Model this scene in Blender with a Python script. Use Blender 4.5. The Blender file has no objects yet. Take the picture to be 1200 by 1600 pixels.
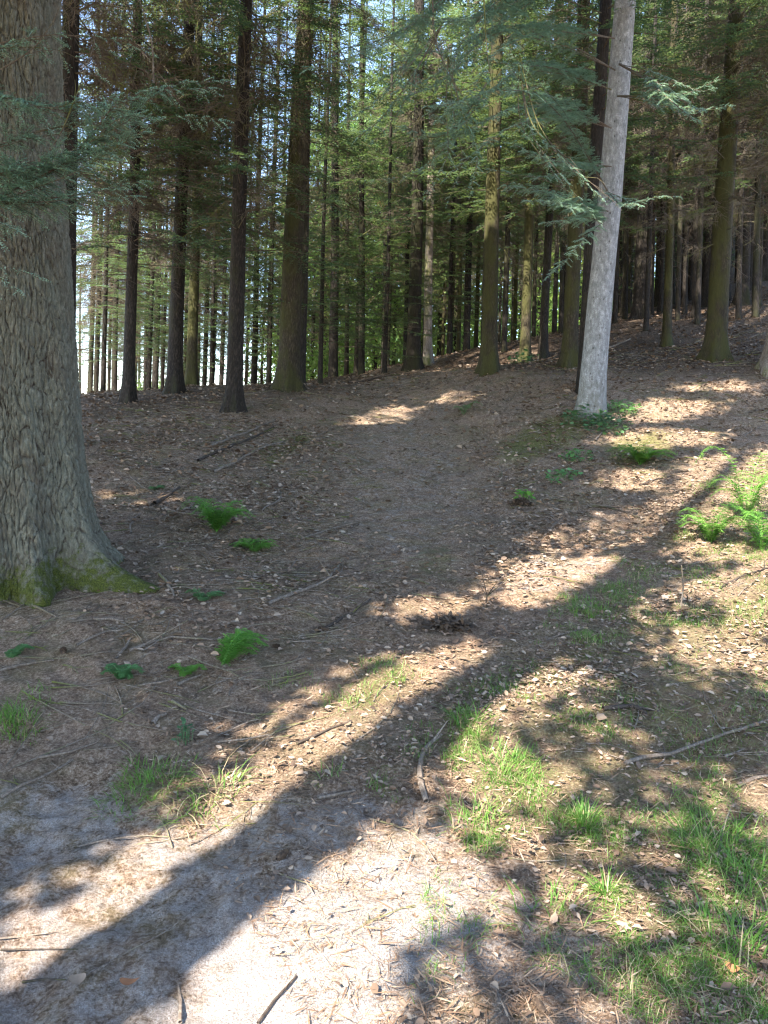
import bpy, math
import numpy as np
from mathutils import Vector, Matrix, Quaternion

SC = bpy.context.scene
COL = SC.collection
R = math.radians

# ------------------------------------------------------------------ camera
CAM_H, PITCH, ROLL, FPX = 1.6, 5.7, 1.8, 1208.0        # FPX: focal length in pixels of the 1200x1600 photo
cam = bpy.data.cameras.new('camera')
cam.sensor_fit = 'VERTICAL'
cam.angle = 2 * math.atan(800 / FPX)
cam.clip_start = 0.05
cam.clip_end = 2000
cam_o = bpy.data.objects.new('camera', cam)
COL.objects.link(cam_o)
CROT = Matrix.Rotation(R(90 - PITCH), 3, 'X') @ Matrix.Rotation(R(ROLL), 3, 'Z')
cam_o.matrix_world = Matrix.Translation((0, 0, CAM_H)) @ CROT.to_4x4()
SC.camera = cam_o
CM = np.array(CROT)

# ------------------------------------------------------------------ light
SUN_EL = 47.0
SUN_H = np.array((0.575, 0.818)); SUN_H /= np.linalg.norm(SUN_H)      # heading of the light over the ground
SUN_D = np.array((SUN_H[0] * math.cos(R(SUN_EL)), SUN_H[1] * math.cos(R(SUN_EL)), -math.sin(R(SUN_EL))))
world = bpy.data.worlds.new('World')
SC.world = world
world.use_nodes = True
wn = world.node_tree.nodes
sky = wn.new('ShaderNodeTexSky')
sky.sky_type = 'NISHITA'
sky.sun_disc = False
sky.sun_elevation = R(SUN_EL)
sky.sun_rotation = math.atan2(-SUN_H[0], -SUN_H[1])
sky.air_density = 1.0
sky.dust_density = .4
wn['Background'].inputs['Strength'].default_value = 0.15
world.node_tree.links.new(sky.outputs[0], wn['Background'].inputs[0])
sun = bpy.data.lights.new('sun', 'SUN')
sun.energy = 5.0
sun.angle = R(0.55)
sun.color = (1.0, 0.93, 0.82)
sun_o = bpy.data.objects.new('sun', sun)
COL.objects.link(sun_o)
sun_o.rotation_euler = Vector(SUN_D).to_track_quat('-Z', 'Y').to_euler()
SC.view_settings.view_transform = 'Standard'
SC.view_settings.look = 'None'
SC.view_settings.gamma = 1
SC.view_settings.exposure = 2.4
SC.render.engine = 'CYCLES'
SC.cycles.use_denoising = True
SC.cycles.denoising_prefilter = 'ACCURATE'
SC.cycles.max_bounces = 8
SC.cycles.diffuse_bounces = 4
SC.cycles.transmission_bounces = 4
SC.cycles.transparent_max_bounces = 4
SC.cycles.filter_width = 1.25

# ------------------------------------------------------------------ pixel <-> place
def rays(px, py):
    px = np.asarray(px, float); py = np.asarray(py, float)
    d = np.stack([(px - 600) / FPX, (800 - py) / FPX, -np.ones_like(px)], -1)
    return d @ CM.T
def at(px, py, Y):
    d = rays(px, py)
    return np.array((0, 0, CAM_H)) + d * (np.asarray(Y, float) / d[..., 1])[..., None]
def project(P):
    q = (np.asarray(P, float) - np.array((0, 0, CAM_H))) @ CM
    z = np.minimum(q[..., 2], -1e-4)
    return 600 + FPX * q[..., 0] / -z, 800 - FPX * q[..., 1] / -z
def in_poly(px, py, poly):
    poly = np.asarray(poly, float)
    c = np.zeros(np.shape(px), bool)
    j = len(poly) - 1
    for i in range(len(poly)):
        xi, yi = poly[i]; xj, yj = poly[j]
        c ^= ((yi > py) != (yj > py)) & (px < (xj - xi) * (py - yi) / (yj - yi + 1e-12) + xi)
        j = i
    return c

# ------------------------------------------------------------------ noise
def _hash(ix, iy, seed):
    h = (ix.astype(np.int64) * 374761393 + iy.astype(np.int64) * 668265263 + seed * 974711) & 0xFFFFFFFF
    h = ((h ^ (h >> 13)) * 1274126177) & 0xFFFFFFFF
    return ((h ^ (h >> 16)) & 0xFFFF) / 65535.0
def vnoise(x, y, seed=0):
    x = np.asarray(x, float); y = np.asarray(y, float)
    ix = np.floor(x); iy = np.floor(y)
    fx = x - ix; fy = y - iy
    fx = fx * fx * (3 - 2 * fx); fy = fy * fy * (3 - 2 * fy)
    a = _hash(ix, iy, seed); b = _hash(ix + 1, iy, seed); c = _hash(ix, iy + 1, seed); d = _hash(ix + 1, iy + 1, seed)
    return a + (b - a) * fx + (c - a) * fy + (a - b - c + d) * fx * fy
def fbm(x, y, seed=0, o=3):
    s = 0; a = .5
    for k in range(o):
        s = s + a * vnoise(x * 2 ** k, y * 2 ** k, seed + k * 17); a *= .5
    return s / (1 - .5 ** o)

# ------------------------------------------------------------------ terrain height
CTRL_PX = [  # photo pixel and distance of points where the ground is seen
    (600, 1600, 2.05), (0, 1600, 2.05), (1200, 1600, 2.1), (600, 1300, 3.0), (0, 1300, 3.0), (1200, 1300, 3.1),
    (300, 1100, 3.95), (900, 1100, 4.05), (1200, 1080, 4.2), (0, 1100, 3.9), (100, 950, 4.95), (260, 930, 5.15), (600, 950, 5.3), (900, 940, 5.5),
    (1200, 900, 5.9), (400, 850, 6.7), (700, 850, 6.9), (1150, 850, 6.6), (300, 760, 8.2), (600, 750, 9.2), (950, 750, 8.8),
    (1190, 760, 8.4), (200, 690, 9.8), (450, 690, 10.8), (700, 690, 11.2), (930, 645, 11.4), (1190, 660, 11.2), (365, 643, 12.5),
    (200, 630, 13), (272, 614, 14.2), (450, 606, 14.3), (660, 630, 14), (762, 578, 15), (885, 572, 15), (820, 566, 17), (848, 560, 18),
    (560, 597, 17), (640, 572, 19.5), (700, 555, 21), (760, 542, 23), (993, 500, 21), (1037, 540, 17), (1115, 562, 14.2), (1195, 577, 13),
    (1095, 480, 23), (1180, 432, 26), (150, 613, 15), (330, 606, 15.5), (1180, 480, 21), (880, 520, 23)]
cp = np.array([at(a, b, c) for a, b, c in CTRL_PX])
FAR = [(-7, 22, 1.5), (-4, 24, 2.3), (-1, 26, 2.9), (2, 28, 3.9), (-12, 25, .3), (-6, 32, 0.2), (0, 36, 1.7), (6, 34, 5.2), (12, 34, 8.2), (20, 36, 10.5),
       (-20, 20, -.5), (-20, 40, -4), (0, 60, -2), (25, 60, 8), (-60, 40, -9), (-60, 90, -14), (60, 90, 8), (60, 40, 13), (0, 130, -12), (-60, 130, -16), (60, 140, 3),
       (30, 20, 9), (18, 12, 4.6), (10, 5, 1.4), (25, 2, 3), (60, 0, 7), (-10, 8, .1), (-10, 14, .9), (-25, 5, -2), (-60, 0, -6), (0, 0, -.05), (-4, 0, -.1), (4, 0, .05),
       (0, -8, -.5), (-8, -8, -1), (10, -8, 0), (0, -30, -2), (-60, -60, -6), (60, -60, 2), (0, -60, -3)]
cp = np.vstack([cp, np.array(FAR, float)])
def _phi(r): return r * r * np.log(r + 1e-9)
def _fit():
    n = len(cp); s = 10.0
    X = cp[:, :2] / s
    K = _phi(np.linalg.norm(X[:, None] - X[None], axis=-1)) + np.eye(n) * 0.004
    P = np.hstack([np.ones((n, 1)), X])
    A = np.zeros((n + 3, n + 3)); A[:n, :n] = K; A[:n, n:] = P; A[n:, :n] = P.T
    return np.linalg.solve(A, np.concatenate([cp[:, 2], np.zeros(3)])), X, s
_W, _XC, _S = _fit()
def base_h(x, y):
    x = np.asarray(x, float); y = np.asarray(y, float); sh = np.broadcast(x, y).shape
    q = np.stack(np.broadcast_arrays(x, y), -1).reshape(-1, 2) / _S
    out = np.empty(len(q))
    for a in range(0, len(q), 20000):
        b = q[a:a + 20000]
        out[a:a + 20000] = _phi(np.linalg.norm(b[:, None] - _XC[None], axis=-1)) @ _W[:-3] + _W[-3] + b @ _W[-2:]
    return out.reshape(sh)
def H(x, y):
    x = np.asarray(x, float); y = np.asarray(y, float)
    z = base_h(x, y)
    return z + (fbm(x * 1.3, y * 1.3, 3) - .5) * .13 + (fbm(x * 6, y * 6, 9) - .5) * .05 + (vnoise(x * 22, y * 22, 21) - .5) * .02
def ground(px, py):
    """point of the ground seen at a photo pixel"""
    d = rays(float(px), float(py))
    t = np.geomspace(1.2, 90, 900) / d[1]
    P = np.array((0, 0, CAM_H)) + d * t[:, None]
    below = np.nonzero(P[:, 2] < H(P[:, 0], P[:, 1]))[0]
    i = below[0] if len(below) else len(t) - 1
    return np.array((P[i, 0], P[i, 1], float(H(P[i, 0], P[i, 1]))))

# ------------------------------------------------------------------ mesh helpers
class MB:
    def __init__(s): s.v = []; s.f = []; s.m = []; s.n = 0
    def add(s, V, F, mat=0):
        V = np.asarray(V, float).reshape(-1, 3); F = np.asarray(F, int).reshape(-1, 4)
        s.v.append(V); s.f.append(F + s.n); s.m.append(np.full(len(F), mat)); s.n += len(V)
    def mesh(s, name, mats, smooth=False):
        V = np.vstack(s.v); F = np.vstack(s.f); M = np.concatenate(s.m)
        me = bpy.data.meshes.new(name)
        me.vertices.add(len(V)); me.vertices.foreach_set('co', V.ravel())
        me.loops.add(F.size); me.loops.foreach_set('vertex_index', F.ravel().astype(np.int32))
        me.polygons.add(len(F)); me.polygons.foreach_set('loop_start', np.arange(0, F.size, 4, dtype=np.int32))
        for m in mats: me.materials.append(m)
        me.polygons.foreach_set('material_index', M.astype(np.int32))
        me.polygons.foreach_set('use_smooth', np.full(len(F), smooth))
        me.update(calc_edges=True)
        return me
    def obj(s, name, mats, parent=None, smooth=False):
        return link(name, s.mesh(name, mats, smooth), parent)
def link(name, me, parent=None):
    o = bpy.data.objects.new(name, me); COL.objects.link(o)
    if parent: o.parent = parent
    return o
def tag(o, label, cat, group=None):
    o['label'] = label; o['category'] = cat
    if group: o['group'] = group
    return o
def empty(name, loc, label, cat, group=None):
    o = bpy.data.objects.new(name, None); COL.objects.link(o)
    o.location = [float(v) for v in loc]; o.empty_display_size = .2
    return tag(o, label, cat, group)
def nrm(v):
    v = np.asarray(v, float)
    return v / np.maximum(np.linalg.norm(v, axis=-1, keepdims=True), 1e-9)
def tube(mb, pts, rad, sides=6, mat=0, cap=True):
    pts = np.asarray(pts, float); n = len(pts); rad = np.broadcast_to(np.asarray(rad, float), (n,))
    t = nrm(np.gradient(pts, axis=0))
    ref = np.array((0, 0, 1.0)) if abs(t[0, 2]) < .9 else np.array((1.0, 0, 0))
    a = nrm(np.cross(t, ref)); b = np.cross(t, a)
    th = np.linspace(0, 2 * np.pi, sides, endpoint=False)
    V = pts[:, None] + rad[:, None, None] * (np.cos(th)[None, :, None] * a[:, None] + np.sin(th)[None, :, None] * b[:, None])
    V = V.reshape(-1, 3)
    i = np.arange(n - 1)[:, None] * sides; j = np.arange(sides)[None]; k = (j + 1) % sides
    F = np.stack([i + j, i + k, i + sides + k, i + sides + j], -1).reshape(-1, 4)
    if cap:
        V = np.vstack([V, pts[-1:] + t[-1:] * rad[-1]])
        e = (n - 1) * sides; c = len(V) - 1
        F = np.vstack([F, [[e + q, e + (q + 1) % sides, c, c] for q in range(sides)]])
        F[-sides:, 3] = [e + q for q in range(sides)]
        F[-sides:] = [[e + q, e + (q + 1) % sides, c, c] for q in range(sides)]
        # four-cornered caps only: use pairs of sides
        F = F[:-sides]
        F = np.vstack([F, [[e + q, e + (q + 1) % sides, e + (q + 2) % sides, c] for q in range(0, sides, 2)]])
    mb.add(V, F, mat)
def blades(mb, P, D, L, W, N=None, mat=0):
    """diamond needles / leaves: base P, direction D, length L, width W"""
    P = np.asarray(P, float); D = nrm(D); n = len(P)
    if N is None: N = np.array((0, 0, 1.0))
    S = nrm(np.cross(D, N))
    L = np.broadcast_to(np.asarray(L, float), (n,))[:, None]; W = np.broadcast_to(np.asarray(W, float), (n,))[:, None]
    V = np.stack([P, P + D * L * .45 + S * W * .5, P + D * L, P + D * L * .45 - S * W * .5], 1).reshape(-1, 3)
    mb.add(V, np.arange(4 * n).reshape(-1, 4), mat)
def strips(mb, P, D, L, W, bend, seg=3, mat=0):
    """grass blades that bow over: seg quads each"""
    P = np.asarray(P, float); n = len(P); D = nrm(D)
    L = np.broadcast_to(np.asarray(L, float), (n,)); W = np.broadcast_to(np.asarray(W, float), (n,))
    hx = nrm(D * np.array((1, 1, 0)) + 1e-6); S = np.stack([-hx[:, 1], hx[:, 0], np.zeros(n)], -1)
    rows = []; p = P.copy(); d = D.copy()
    for k in range(seg + 1):
        w = W * (1 - (k / seg) ** 1.6 * .93)
        rows.append(p - S * (w / 2)[:, None]); rows.append(p + S * (w / 2)[:, None])
        p = p + d * (L / seg)[:, None]
        d = nrm(d + hx * np.asarray(bend).reshape(-1, 1) * .6 - np.array((0, 0, 1)) * np.asarray(bend).reshape(-1, 1) * .55)
    V = np.stack(rows, 1); c = 2 * (seg + 1)
    o = (np.arange(n) * c)[:, None, None]
    k = np.arange(seg)[None, :, None] * 2
    F = (o + k + np.array((0, 1, 3, 2))[None, None]).reshape(-1, 4)
    mb.add(V.reshape(-1, 3), F, mat)

# ------------------------------------------------------------------ materials
class NT:
    def __init__(s, name):
        s.m = bpy.data.materials.new(name); s.m.use_nodes = True
        s.t = s.m.node_tree; s.b = s.t.nodes['Principled BSDF']; s.out = s.t.nodes['Material Output']
        s.b.inputs['Specular IOR Level'].default_value = .25
        s.b.inputs['Roughness'].default_value = .85
    def n(s, typ, **kw):
        x = s.t.nodes.new('ShaderNode' + typ)
        for k, v in kw.items():
            if hasattr(x, k): setattr(x, k, v)
            else: x.inputs[k.replace('_', ' ')].default_value = v
        return x
    def l(s, a, b): s.t.links.new(a, b)
    def coord(s, scale=(1, 1, 1), kind='Object'):
        tc = s.n('TexCoord'); mp = s.n('Mapping'); mp.inputs['Scale'].default_value = scale
        s.l(tc.outputs[kind], mp.inputs['Vector']); return mp.outputs['Vector']
    def noise(s, vec, scale, detail=3.0, rough=.6, dist=0.0):
        x = s.n('TexNoise'); x.inputs['Scale'].default_value = scale; x.inputs['Detail'].default_value = detail
        x.inputs['Roughness'].default_value = rough; x.inputs['Distortion'].default_value = dist
        s.l(vec, x.inputs['Vector']); return x.outputs['Fac']
    def ramp(s, fac, stops):
        x = s.n('ValToRGB'); e = x.color_ramp.elements
        while len(e) < len(stops): e.new(.5)
        for i, (p, c) in enumerate(stops):
            e[i].position = p; e[i].color = (*c, 1) if len(c) == 3 else c
        s.l(fac, x.inputs['Fac']); return x.outputs['Color']
    def step(s, fac, a, b):
        x = s.n('MapRange'); x.inputs['From Min'].default_value = a; x.inputs['From Max'].default_value = b
        s.l(fac, x.inputs['Value']); return x.outputs['Result']
    def mix(s, fac, a, b, mode='MIX'):
        x = s.n('Mix', data_type='RGBA', blend_type=mode)
        for sock, v in ((x.inputs['Factor'], fac), (x.inputs['A'], a), (x.inputs['B'], b)):
            pass
        ins = [i for i in x.inputs if i.enabled]
        for i, v in zip((ins[0], ins[1], ins[2]), (fac, a, b)):
            if hasattr(v, 'is_linked'): s.l(v, i)
            elif isinstance(v, (tuple, list)): i.default_value = (*v, 1)
            else: i.default_value = v
        return [o for o in x.outputs if o.enabled][0]
    def math(s, op, a, b=None):
        x = s.n('Math', operation=op)
        for i, v in ((0, a), (1, b)):
            if v is None: continue
            if hasattr(v, 'is_linked'): s.l(v, x.inputs[i])
            else: x.inputs[i].default_value = v
        return x.outputs[0]
    def attr(s, name):
        x = s.n('Attribute', attribute_name=name); return x.outputs['Fac']
    def bump(s, h, strength=.5, dist=.02, prev=None):
        x = s.n('Bump'); x.inputs['Strength'].default_value = strength; x.inputs['Distance'].default_value = dist
        s.l(h, x.inputs['Height'])
        if prev is not None: s.l(prev, x.inputs['Normal'])
        return x.outputs['Normal']
    def color(s, c): s.l(c, s.b.inputs['Base Color'])
    def normal(s, c): s.l(c, s.b.inputs['Normal'])

def leaf_mat(name, cols, trans=.35, objvar=.25, rough=.6, spec=.3):
    t = NT(name)
    g = t.n('NewGeometry'); oi = t.n('ObjectInfo')
    k = len(cols)
    c = t.ramp(g.outputs['Random Per Island'], [(i / max(1, k - 1), cols[i]) for i in range(k)])
    hv = t.n('HueSaturation')
    t.l(c, hv.inputs['Color'])
    t.l(t.math('ADD', t.math('MULTIPLY', oi.outputs['Random'], objvar * .12), .5 - objvar * .06), hv.inputs['Hue'])
    t.l(t.math('ADD', t.math('MULTIPLY', oi.outputs['Random'], objvar * 1.6), 1 - objvar * .8), hv.inputs['Value'])
    t.color(hv.outputs[0])
    t.b.inputs['Roughness'].default_value = rough; t.b.inputs['Specular IOR Level'].default_value = spec
    tr = t.n('BsdfTranslucent')
    w = t.mix(.5, hv.outputs[0], (cols[-1][0] * 1.6, cols[-1][1] * 1.7, cols[-1][2] * .9))
    t.l(w, tr.inputs['Color'])
    ms = t.n('MixShader'); ms.inputs[0].default_value = trans
    t.l(t.b.outputs[0], ms.inputs[1]); t.l(tr.outputs[0], ms.inputs[2]); t.l(ms.outputs[0], t.out.inputs['Surface'])
    return t.m

def litter_mat(name, cols, rough=.8):
    t = NT(name); g = t.n('NewGeometry'); k = len(cols)
    c = t.ramp(g.outputs['Random Per Island'], [(i / (k - 1), cols[i]) for i in range(k)])
    v = t.noise(t.coord(), 60, 2)
    t.color(t.mix(t.math('MULTIPLY', v, .5), c, (.12, .085, .06)))
    t.b.inputs['Roughness'].default_value = rough
    return t.m

def bark_mat(name, c_dark, c_mid, c_light, moss=.5, vs=5, mosscol=(.075, .085, .012), bump=.9, fine=60):
    t = NT(name)
    oi = t.n('ObjectInfo')
    tc = t.n('TexCoord'); mp = t.n('Mapping'); mp.inputs['Scale'].default_value = (1, 1, .22)
    t.l(tc.outputs['Object'], mp.inputs['Vector'])
    off = t.n('CombineXYZ'); t.l(t.math('MULTIPLY', oi.outputs['Random'], 40.0), off.inputs[2]); t.l(off.outputs[0], mp.inputs['Location'])
    vec = mp.outputs['Vector']
    a = t.noise(vec, fine, 5, .65, .4)
    b = t.noise(vec, vs, 4, .6)
    c = t.ramp(a, [(.3, c_dark), (.5, c_mid), (.72, c_light)])
    c = t.mix(t.step(b, .35, .7), c, t.mix(.5, c, c_dark))
    mo = t.noise(t.coord((1, 1, .5)), 3.2, 4, .65)
    geo = t.n('NewGeometry')
    lean = t.n('VectorMath', operation='DOT_PRODUCT'); t.l(geo.outputs['Normal'], lean.inputs[0]); lean.inputs[1].default_value = (-.5, -.75, .3)
    mf = t.math('ADD', mo, t.math('MULTIPLY', lean.outputs['Value'], .16))
    rnd = t.math('MULTIPLY', oi.outputs['Random'], .18)
    mf = t.step(t.math('ADD', mf, rnd), .72 - moss * .3, .92 - moss * .3)
    mf = t.math('MULTIPLY', mf, .85)
    g2 = t.mix(t.noise(vec, fine * 1.5, 2), mosscol, tuple(v * 1.9 for v in mosscol))
    t.color(t.mix(mf, c, g2))
    t.normal(t.bump(a, bump, .03))
    return t.m

M = {}
M['bark'] = bark_mat('conifer_bark', (.008, .0065, .005), (.025, .0195, .0155), (.085, .068, .054), moss=.10, mosscol=(.022, .022, .009))
M['bark_mossy'] = bark_mat('mossy_bark', (.013, .010, .0065), (.04, .031, .019), (.12, .096, .058), moss=.48, mosscol=(.034, .034, .0085))
M['bark_pale'] = bark_mat('pale_bark', (.10, .08, .065), (.24, .2, .17), (.38, .34, .3), moss=.25)
M['twig'] = bark_mat('twig_bark', (.06, .045, .034), (.13, .105, .08), (.24, .2, .16), moss=.1, fine=90)
M['stick'] = bark_mat('stick_wood', (.08, .06, .046), (.18, .14, .108), (.34, .285, .235), moss=.0, fine=90, bump=.4)
M['stick_dark'] = bark_mat('wet_wood', (.025, .018, .014), (.06, .045, .035), (.12, .09, .07), moss=.0, fine=90, bump=.4)
M['fol'] = leaf_mat('conifer_foliage', [(.018, .044, .032), (.032, .07, .046), (.06, .11, .058), (.14, .185, .07)], .36, .3)
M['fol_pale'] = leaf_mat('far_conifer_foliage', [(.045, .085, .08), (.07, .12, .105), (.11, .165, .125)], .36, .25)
M['fol_blue'] = leaf_mat('blue_fir_foliage', [(.075, .155, .15), (.11, .21, .195), (.165, .285, .235), (.26, .37, .25)], .3, .1, .45, .5)
M['leaf'] = leaf_mat('broad_leaf', [(.07, .14, .04), (.11, .20, .055), (.17, .26, .075), (.25, .32, .12)], .5, .3)
M['dead_fol'] = leaf_mat('withered_foliage', [(.11, .085, .05), (.19, .145, .08), (.26, .2, .11)], .3, .15)
M['grass'] = leaf_mat('grass_blade', [(.06, .15, .022), (.09, .215, .032), (.14, .28, .048), (.22, .31, .09)], .45, .05, .5, .4)
M['dry_grass'] = leaf_mat('dry_grass_blade', [(.27, .2, .11), (.40, .32, .19), (.5, .42, .27)], .35, .05)
M['fern'] = leaf_mat('fern_leaf', [(.085, .23, .04), (.14, .32, .055), (.23, .39, .09)], .42, .08, .5, .4)
M['herb'] = leaf_mat('herb_leaf', [(.075, .17, .07), (.115, .24, .09), (.16, .30, .11)], .38, .1, .45, .45)
M['ivy'] = leaf_mat('ivy_leaf', [(.045, .11, .05), (.07, .15, .065), (.11, .21, .085)], .3, .1, .4, .5)
M['litter'] = litter_mat('dead_leaf', [(.055, .036, .026), (.13, .083, .056), (.23, .15, .10), (.32, .23, .165), (.42, .33, .25)])
M['pale_leaf'] = litter_mat('pale_dead_leaf', [(.16, .10, .066), (.24, .165, .115), (.32, .235, .17), (.42, .345, .27)])
M['needle'] = litter_mat('fallen_needle', [(.09, .052, .035), (.20, .118, .072), (.33, .21, .128), (.50, .38, .27)])
M['cone'] = litter_mat('cone_scale', [(.03, .02, .015), (.07, .045, .03), (.12, .08, .05)])
M['orange_leaf'] = litter_mat('orange_leaf', [(.40, .15, .06), (.46, .2, .09)])

# smooth silvery fir bark with dark knots
t = NT('silver_fir_bark')
v1 = t.coord((1, 1, .45)); n1 = t.noise(v1, 22, 6, .75); n2 = t.noise(t.coord(), 90, 3)
c = t.ramp(n1, [(.32, (.11, .112, .112)), (.5, (.225, .23, .235)), (.66, (.40, .405, .41))])
c = t.mix(t.math('MULTIPLY', t.step(n2, .42, .66), .6), c, (.13, .125, .11))
c = t.mix(t.math('MULTIPLY', t.step(t.noise(t.coord((1, 1, 4)), 14, 5, .7), .55, .68), .5), c, (.12, .115, .095))
vo = t.n('TexVoronoi'); vo.inputs['Scale'].default_value = 13; t.l(t.coord((1, 1, .62)), vo.inputs['Vector'])
vs2 = t.n('TexVoronoi'); vs2.inputs['Scale'].default_value = 30; t.l(t.coord((1, 1, .9)), vs2.inputs['Vector'])
k1 = t.step(t.math('ADD', vo.outputs['Distance'], t.math('MULTIPLY', t.noise(t.coord(), 60, 2), .16)), .25, .15)
k2 = t.step(vs2.outputs['Distance'], .17, .10)
kk = t.math('MAXIMUM', k1, t.math('MULTIPLY', k2, .55))
c = t.mix(t.math('MULTIPLY', kk, .8), c, (.05, .046, .042))
sep = t.n('SeparateXYZ'); tc = t.n('TexCoord'); t.l(tc.outputs['Object'], sep.inputs[0])
low = t.step(t.math('ADD', sep.outputs['Z'], t.math('MULTIPLY', n1, 1.2)), 1.3, .2)
c = t.mix(t.math('MULTIPLY', low, .55), c, (.13, .11, .06))
t.color(c); t.normal(t.bump(kk, .7, -.012, t.bump(n2, .5, .01)))
M['silver'] = t.m

# thick furrowed bark of the big tree (furrows are modelled; attribute 'ridge' says plate or furrow, 'moss' where moss grows)
t = NT('furrowed_bark')
v1 = t.coord((1, 1, .3)); n1 = t.noise(v1, 45, 5, .7, .3); n2 = t.noise(t.coord((1, 1, .6)), 5, 4, .6); n3 = t.noise(t.coord(), 120, 3)
pl = t.ramp(n1, [(.3, (.075, .07, .05)), (.5, (.155, .15, .112)), (.72, (.29, .285, .22))])
fu = t.ramp(n1, [(.3, (.03, .022, .016)), (.7, (.075, .056, .04))])
rd = t.step(t.math('ADD', t.attr('ridge'), t.math('MULTIPLY', t.math('SUBTRACT', n3, .5), .5)), .18, .55)
c = t.mix(rd, fu, pl)
c = t.mix(t.math('MULTIPLY', t.step(n2, .5, .72), .6), c, (.115, .088, .064))
c = t.mix(t.math('MULTIPLY', t.step(t.noise(t.coord((1, 1, .5)), 8, 4), .5, .7), .5), c, (.19, .205, .165))
ms = t.step(t.math('ADD', t.attr('moss'), t.math('MULTIPLY', t.math('SUBTRACT', t.noise(t.coord(), 13, 6, .75), .5), 2.2)), .38, .72)
mc = t.ramp(n3, [(.3, (.03, .038, .008)), (.55, (.085, .10, .016)), (.75, (.16, .17, .035))])
t.color(t.mix(ms, c, mc)); t.normal(t.bump(n1, .9, .015, t.bump(t.noise(t.coord(), 40, 5, .75), .9, .03, t.bump(n3, .6, .008))))
M['old_bark'] = t.m

# ground: earth, sand, moss, red needles; the attributes say which stuff lies where, one where shade is painted in
t = NT('forest_floor')
w = t.coord()
a = t.noise(w, 1.6, 6, .65); b = t.noise(w, 9, 6, .7); f = t.math('ADD', t.math('MULTIPLY', t.noise(w, 70, 5, .75), .55), t.math('MULTIPLY', t.noise(w, 24, 6, .8), .45)); f = t.math('ADD', t.math('MULTIPLY', t.math('SUBTRACT', f, .5), 1.5), .5); ff = t.noise(w, 230, 3, .7)
earth = t.ramp(f, [(.33, (.06, .038, .025)), (.45, (.20, .131, .085)), (.55, (.35, .247, .17)), (.68, (.62, .49, .375))])
earth = t.mix(t.math('MULTIPLY', t.step(a, .42, .68), .4), earth, (.27, .195, .155))
red = t.ramp(f, [(.3, (.12, .07, .045)), (.5, (.30, .185, .12)), (.72, (.55, .38, .265))])
c = t.mix(t.math('MULTIPLY', t.step(t.math('ADD', t.attr('red'), t.math('MULTIPLY', t.math('SUBTRACT', b, .5), .9)), .35, .7), .8), earth, red)
sand = t.ramp(ff, [(.30, (.18, .14, .12)), (.46, (.36, .315, .29)), (.62, (.57, .53, .50))])
sf = t.math('MULTIPLY', t.step(t.math('ADD', t.math('ADD', t.attr('sand'), t.math('MULTIPLY', t.math('SUBTRACT', b, .5), 2.2)), t.math('MULTIPLY', t.math('SUBTRACT', f, .5), 1.3)), .26, .95), .92)
c = t.mix(t.math('MULTIPLY', t.step(t.noise(w, 2.7, 5, .7), .46, .68), .45), c, (.135, .13, .06))
c = t.mix(t.math('MULTIPLY', t.attr('shade_tint'), .75), c, t.ramp(f, [(.32, (.018, .012, .009)), (.5, (.05, .034, .025)), (.72, (.15, .11, .085))]))  # earth painted darker here in place of forest shade
c = t.mix(sf, c, sand)
moss = t.ramp(f, [(.3, (.05, .06, .016)), (.52, (.115, .125, .03)), (.75, (.21, .21, .07))])
mf = t.step(t.math('ADD', t.math('ADD', t.attr('moss'), t.math('MULTIPLY', t.math('SUBTRACT', b, .5), 1.0)), t.math('MULTIPLY', t.math('SUBTRACT', f, .5), .7)), .45, .85)
c = t.mix(t.math('MULTIPLY', mf, .8), c, moss)
t.color(c); t.b.inputs['Roughness'].default_value = .95; t.b.inputs['Specular IOR Level'].default_value = .1
t.normal(t.bump(f, 1.0, .03, t.bump(ff, .7, .008)))
M['ground'] = t.m

# ------------------------------------------------------------------ ground sheet
def graded(lo, hi, c0, c1, step, grow):
    mid = np.arange(c0, c1, step); up = [c1]; s = step
    while up[-1] < hi: s *= grow; up.append(up[-1] + s)
    dn = [c0]; s = step
    while dn[-1] > lo: s *= grow; dn.append(dn[-1] - s)
    return np.concatenate([np.array(dn[:0:-1]), mid, np.array(up)])
gx = graded(-220, 220, -3.6, 4.6, .03, 1.035)
gy = graded(-120, 320, 1.7, 6.5, .026, 1.014)
XX, YY = np.meshgrid(gx, gy)
ZZ = H(XX, YY)
nx, ny = len(gx), len(gy)
mb = MB()
i = (np.arange(ny - 1)[:, None] * nx + np.arange(nx - 1)[None]).ravel()
mb.add(np.stack([XX, YY, ZZ], -1), np.stack([i, i + 1, i + nx + 1, i + nx], -1))
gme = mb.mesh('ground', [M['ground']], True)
GPX, GPY = project(np.stack([XX, YY, ZZ], -1).reshape(-1, 3))
front = (YY.ravel() > 1.2)
def mask(polys, x=None, y=None):
    x = GPX if x is None else x; y = GPY if y is None else y
    m = np.zeros(len(x))
    for p, val in polys: m = np.where(in_poly(x, y, p), np.maximum(m, val), m)
    return m
SAND = [([(-400, 1900), (-300, 1280), (0, 1225), (180, 1220), (300, 1290), (420, 1230), (560, 1240), (700, 1260), (780, 1350), (900, 1440), (1010, 1530), (1080, 1620), (1150, 1900)], .50),
        ([(250, 1600), (330, 1500), (450, 1400), (600, 1320), (720, 1380), (760, 1450), (650, 1520), (560, 1650), (250, 1650)], 1.0),
        ([(0, 1260), (120, 1240), (180, 1300), (60, 1360), (0, 1370)], .55),
        ([(560, 650), (640, 615), (700, 615), (710, 690), (740, 780), (700, 860), (610, 890), (540, 830), (530, 730)], .22),
        ([(760, 930), (800, 870), (900, 860), (980, 880), (880, 930)], .4)]
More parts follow.
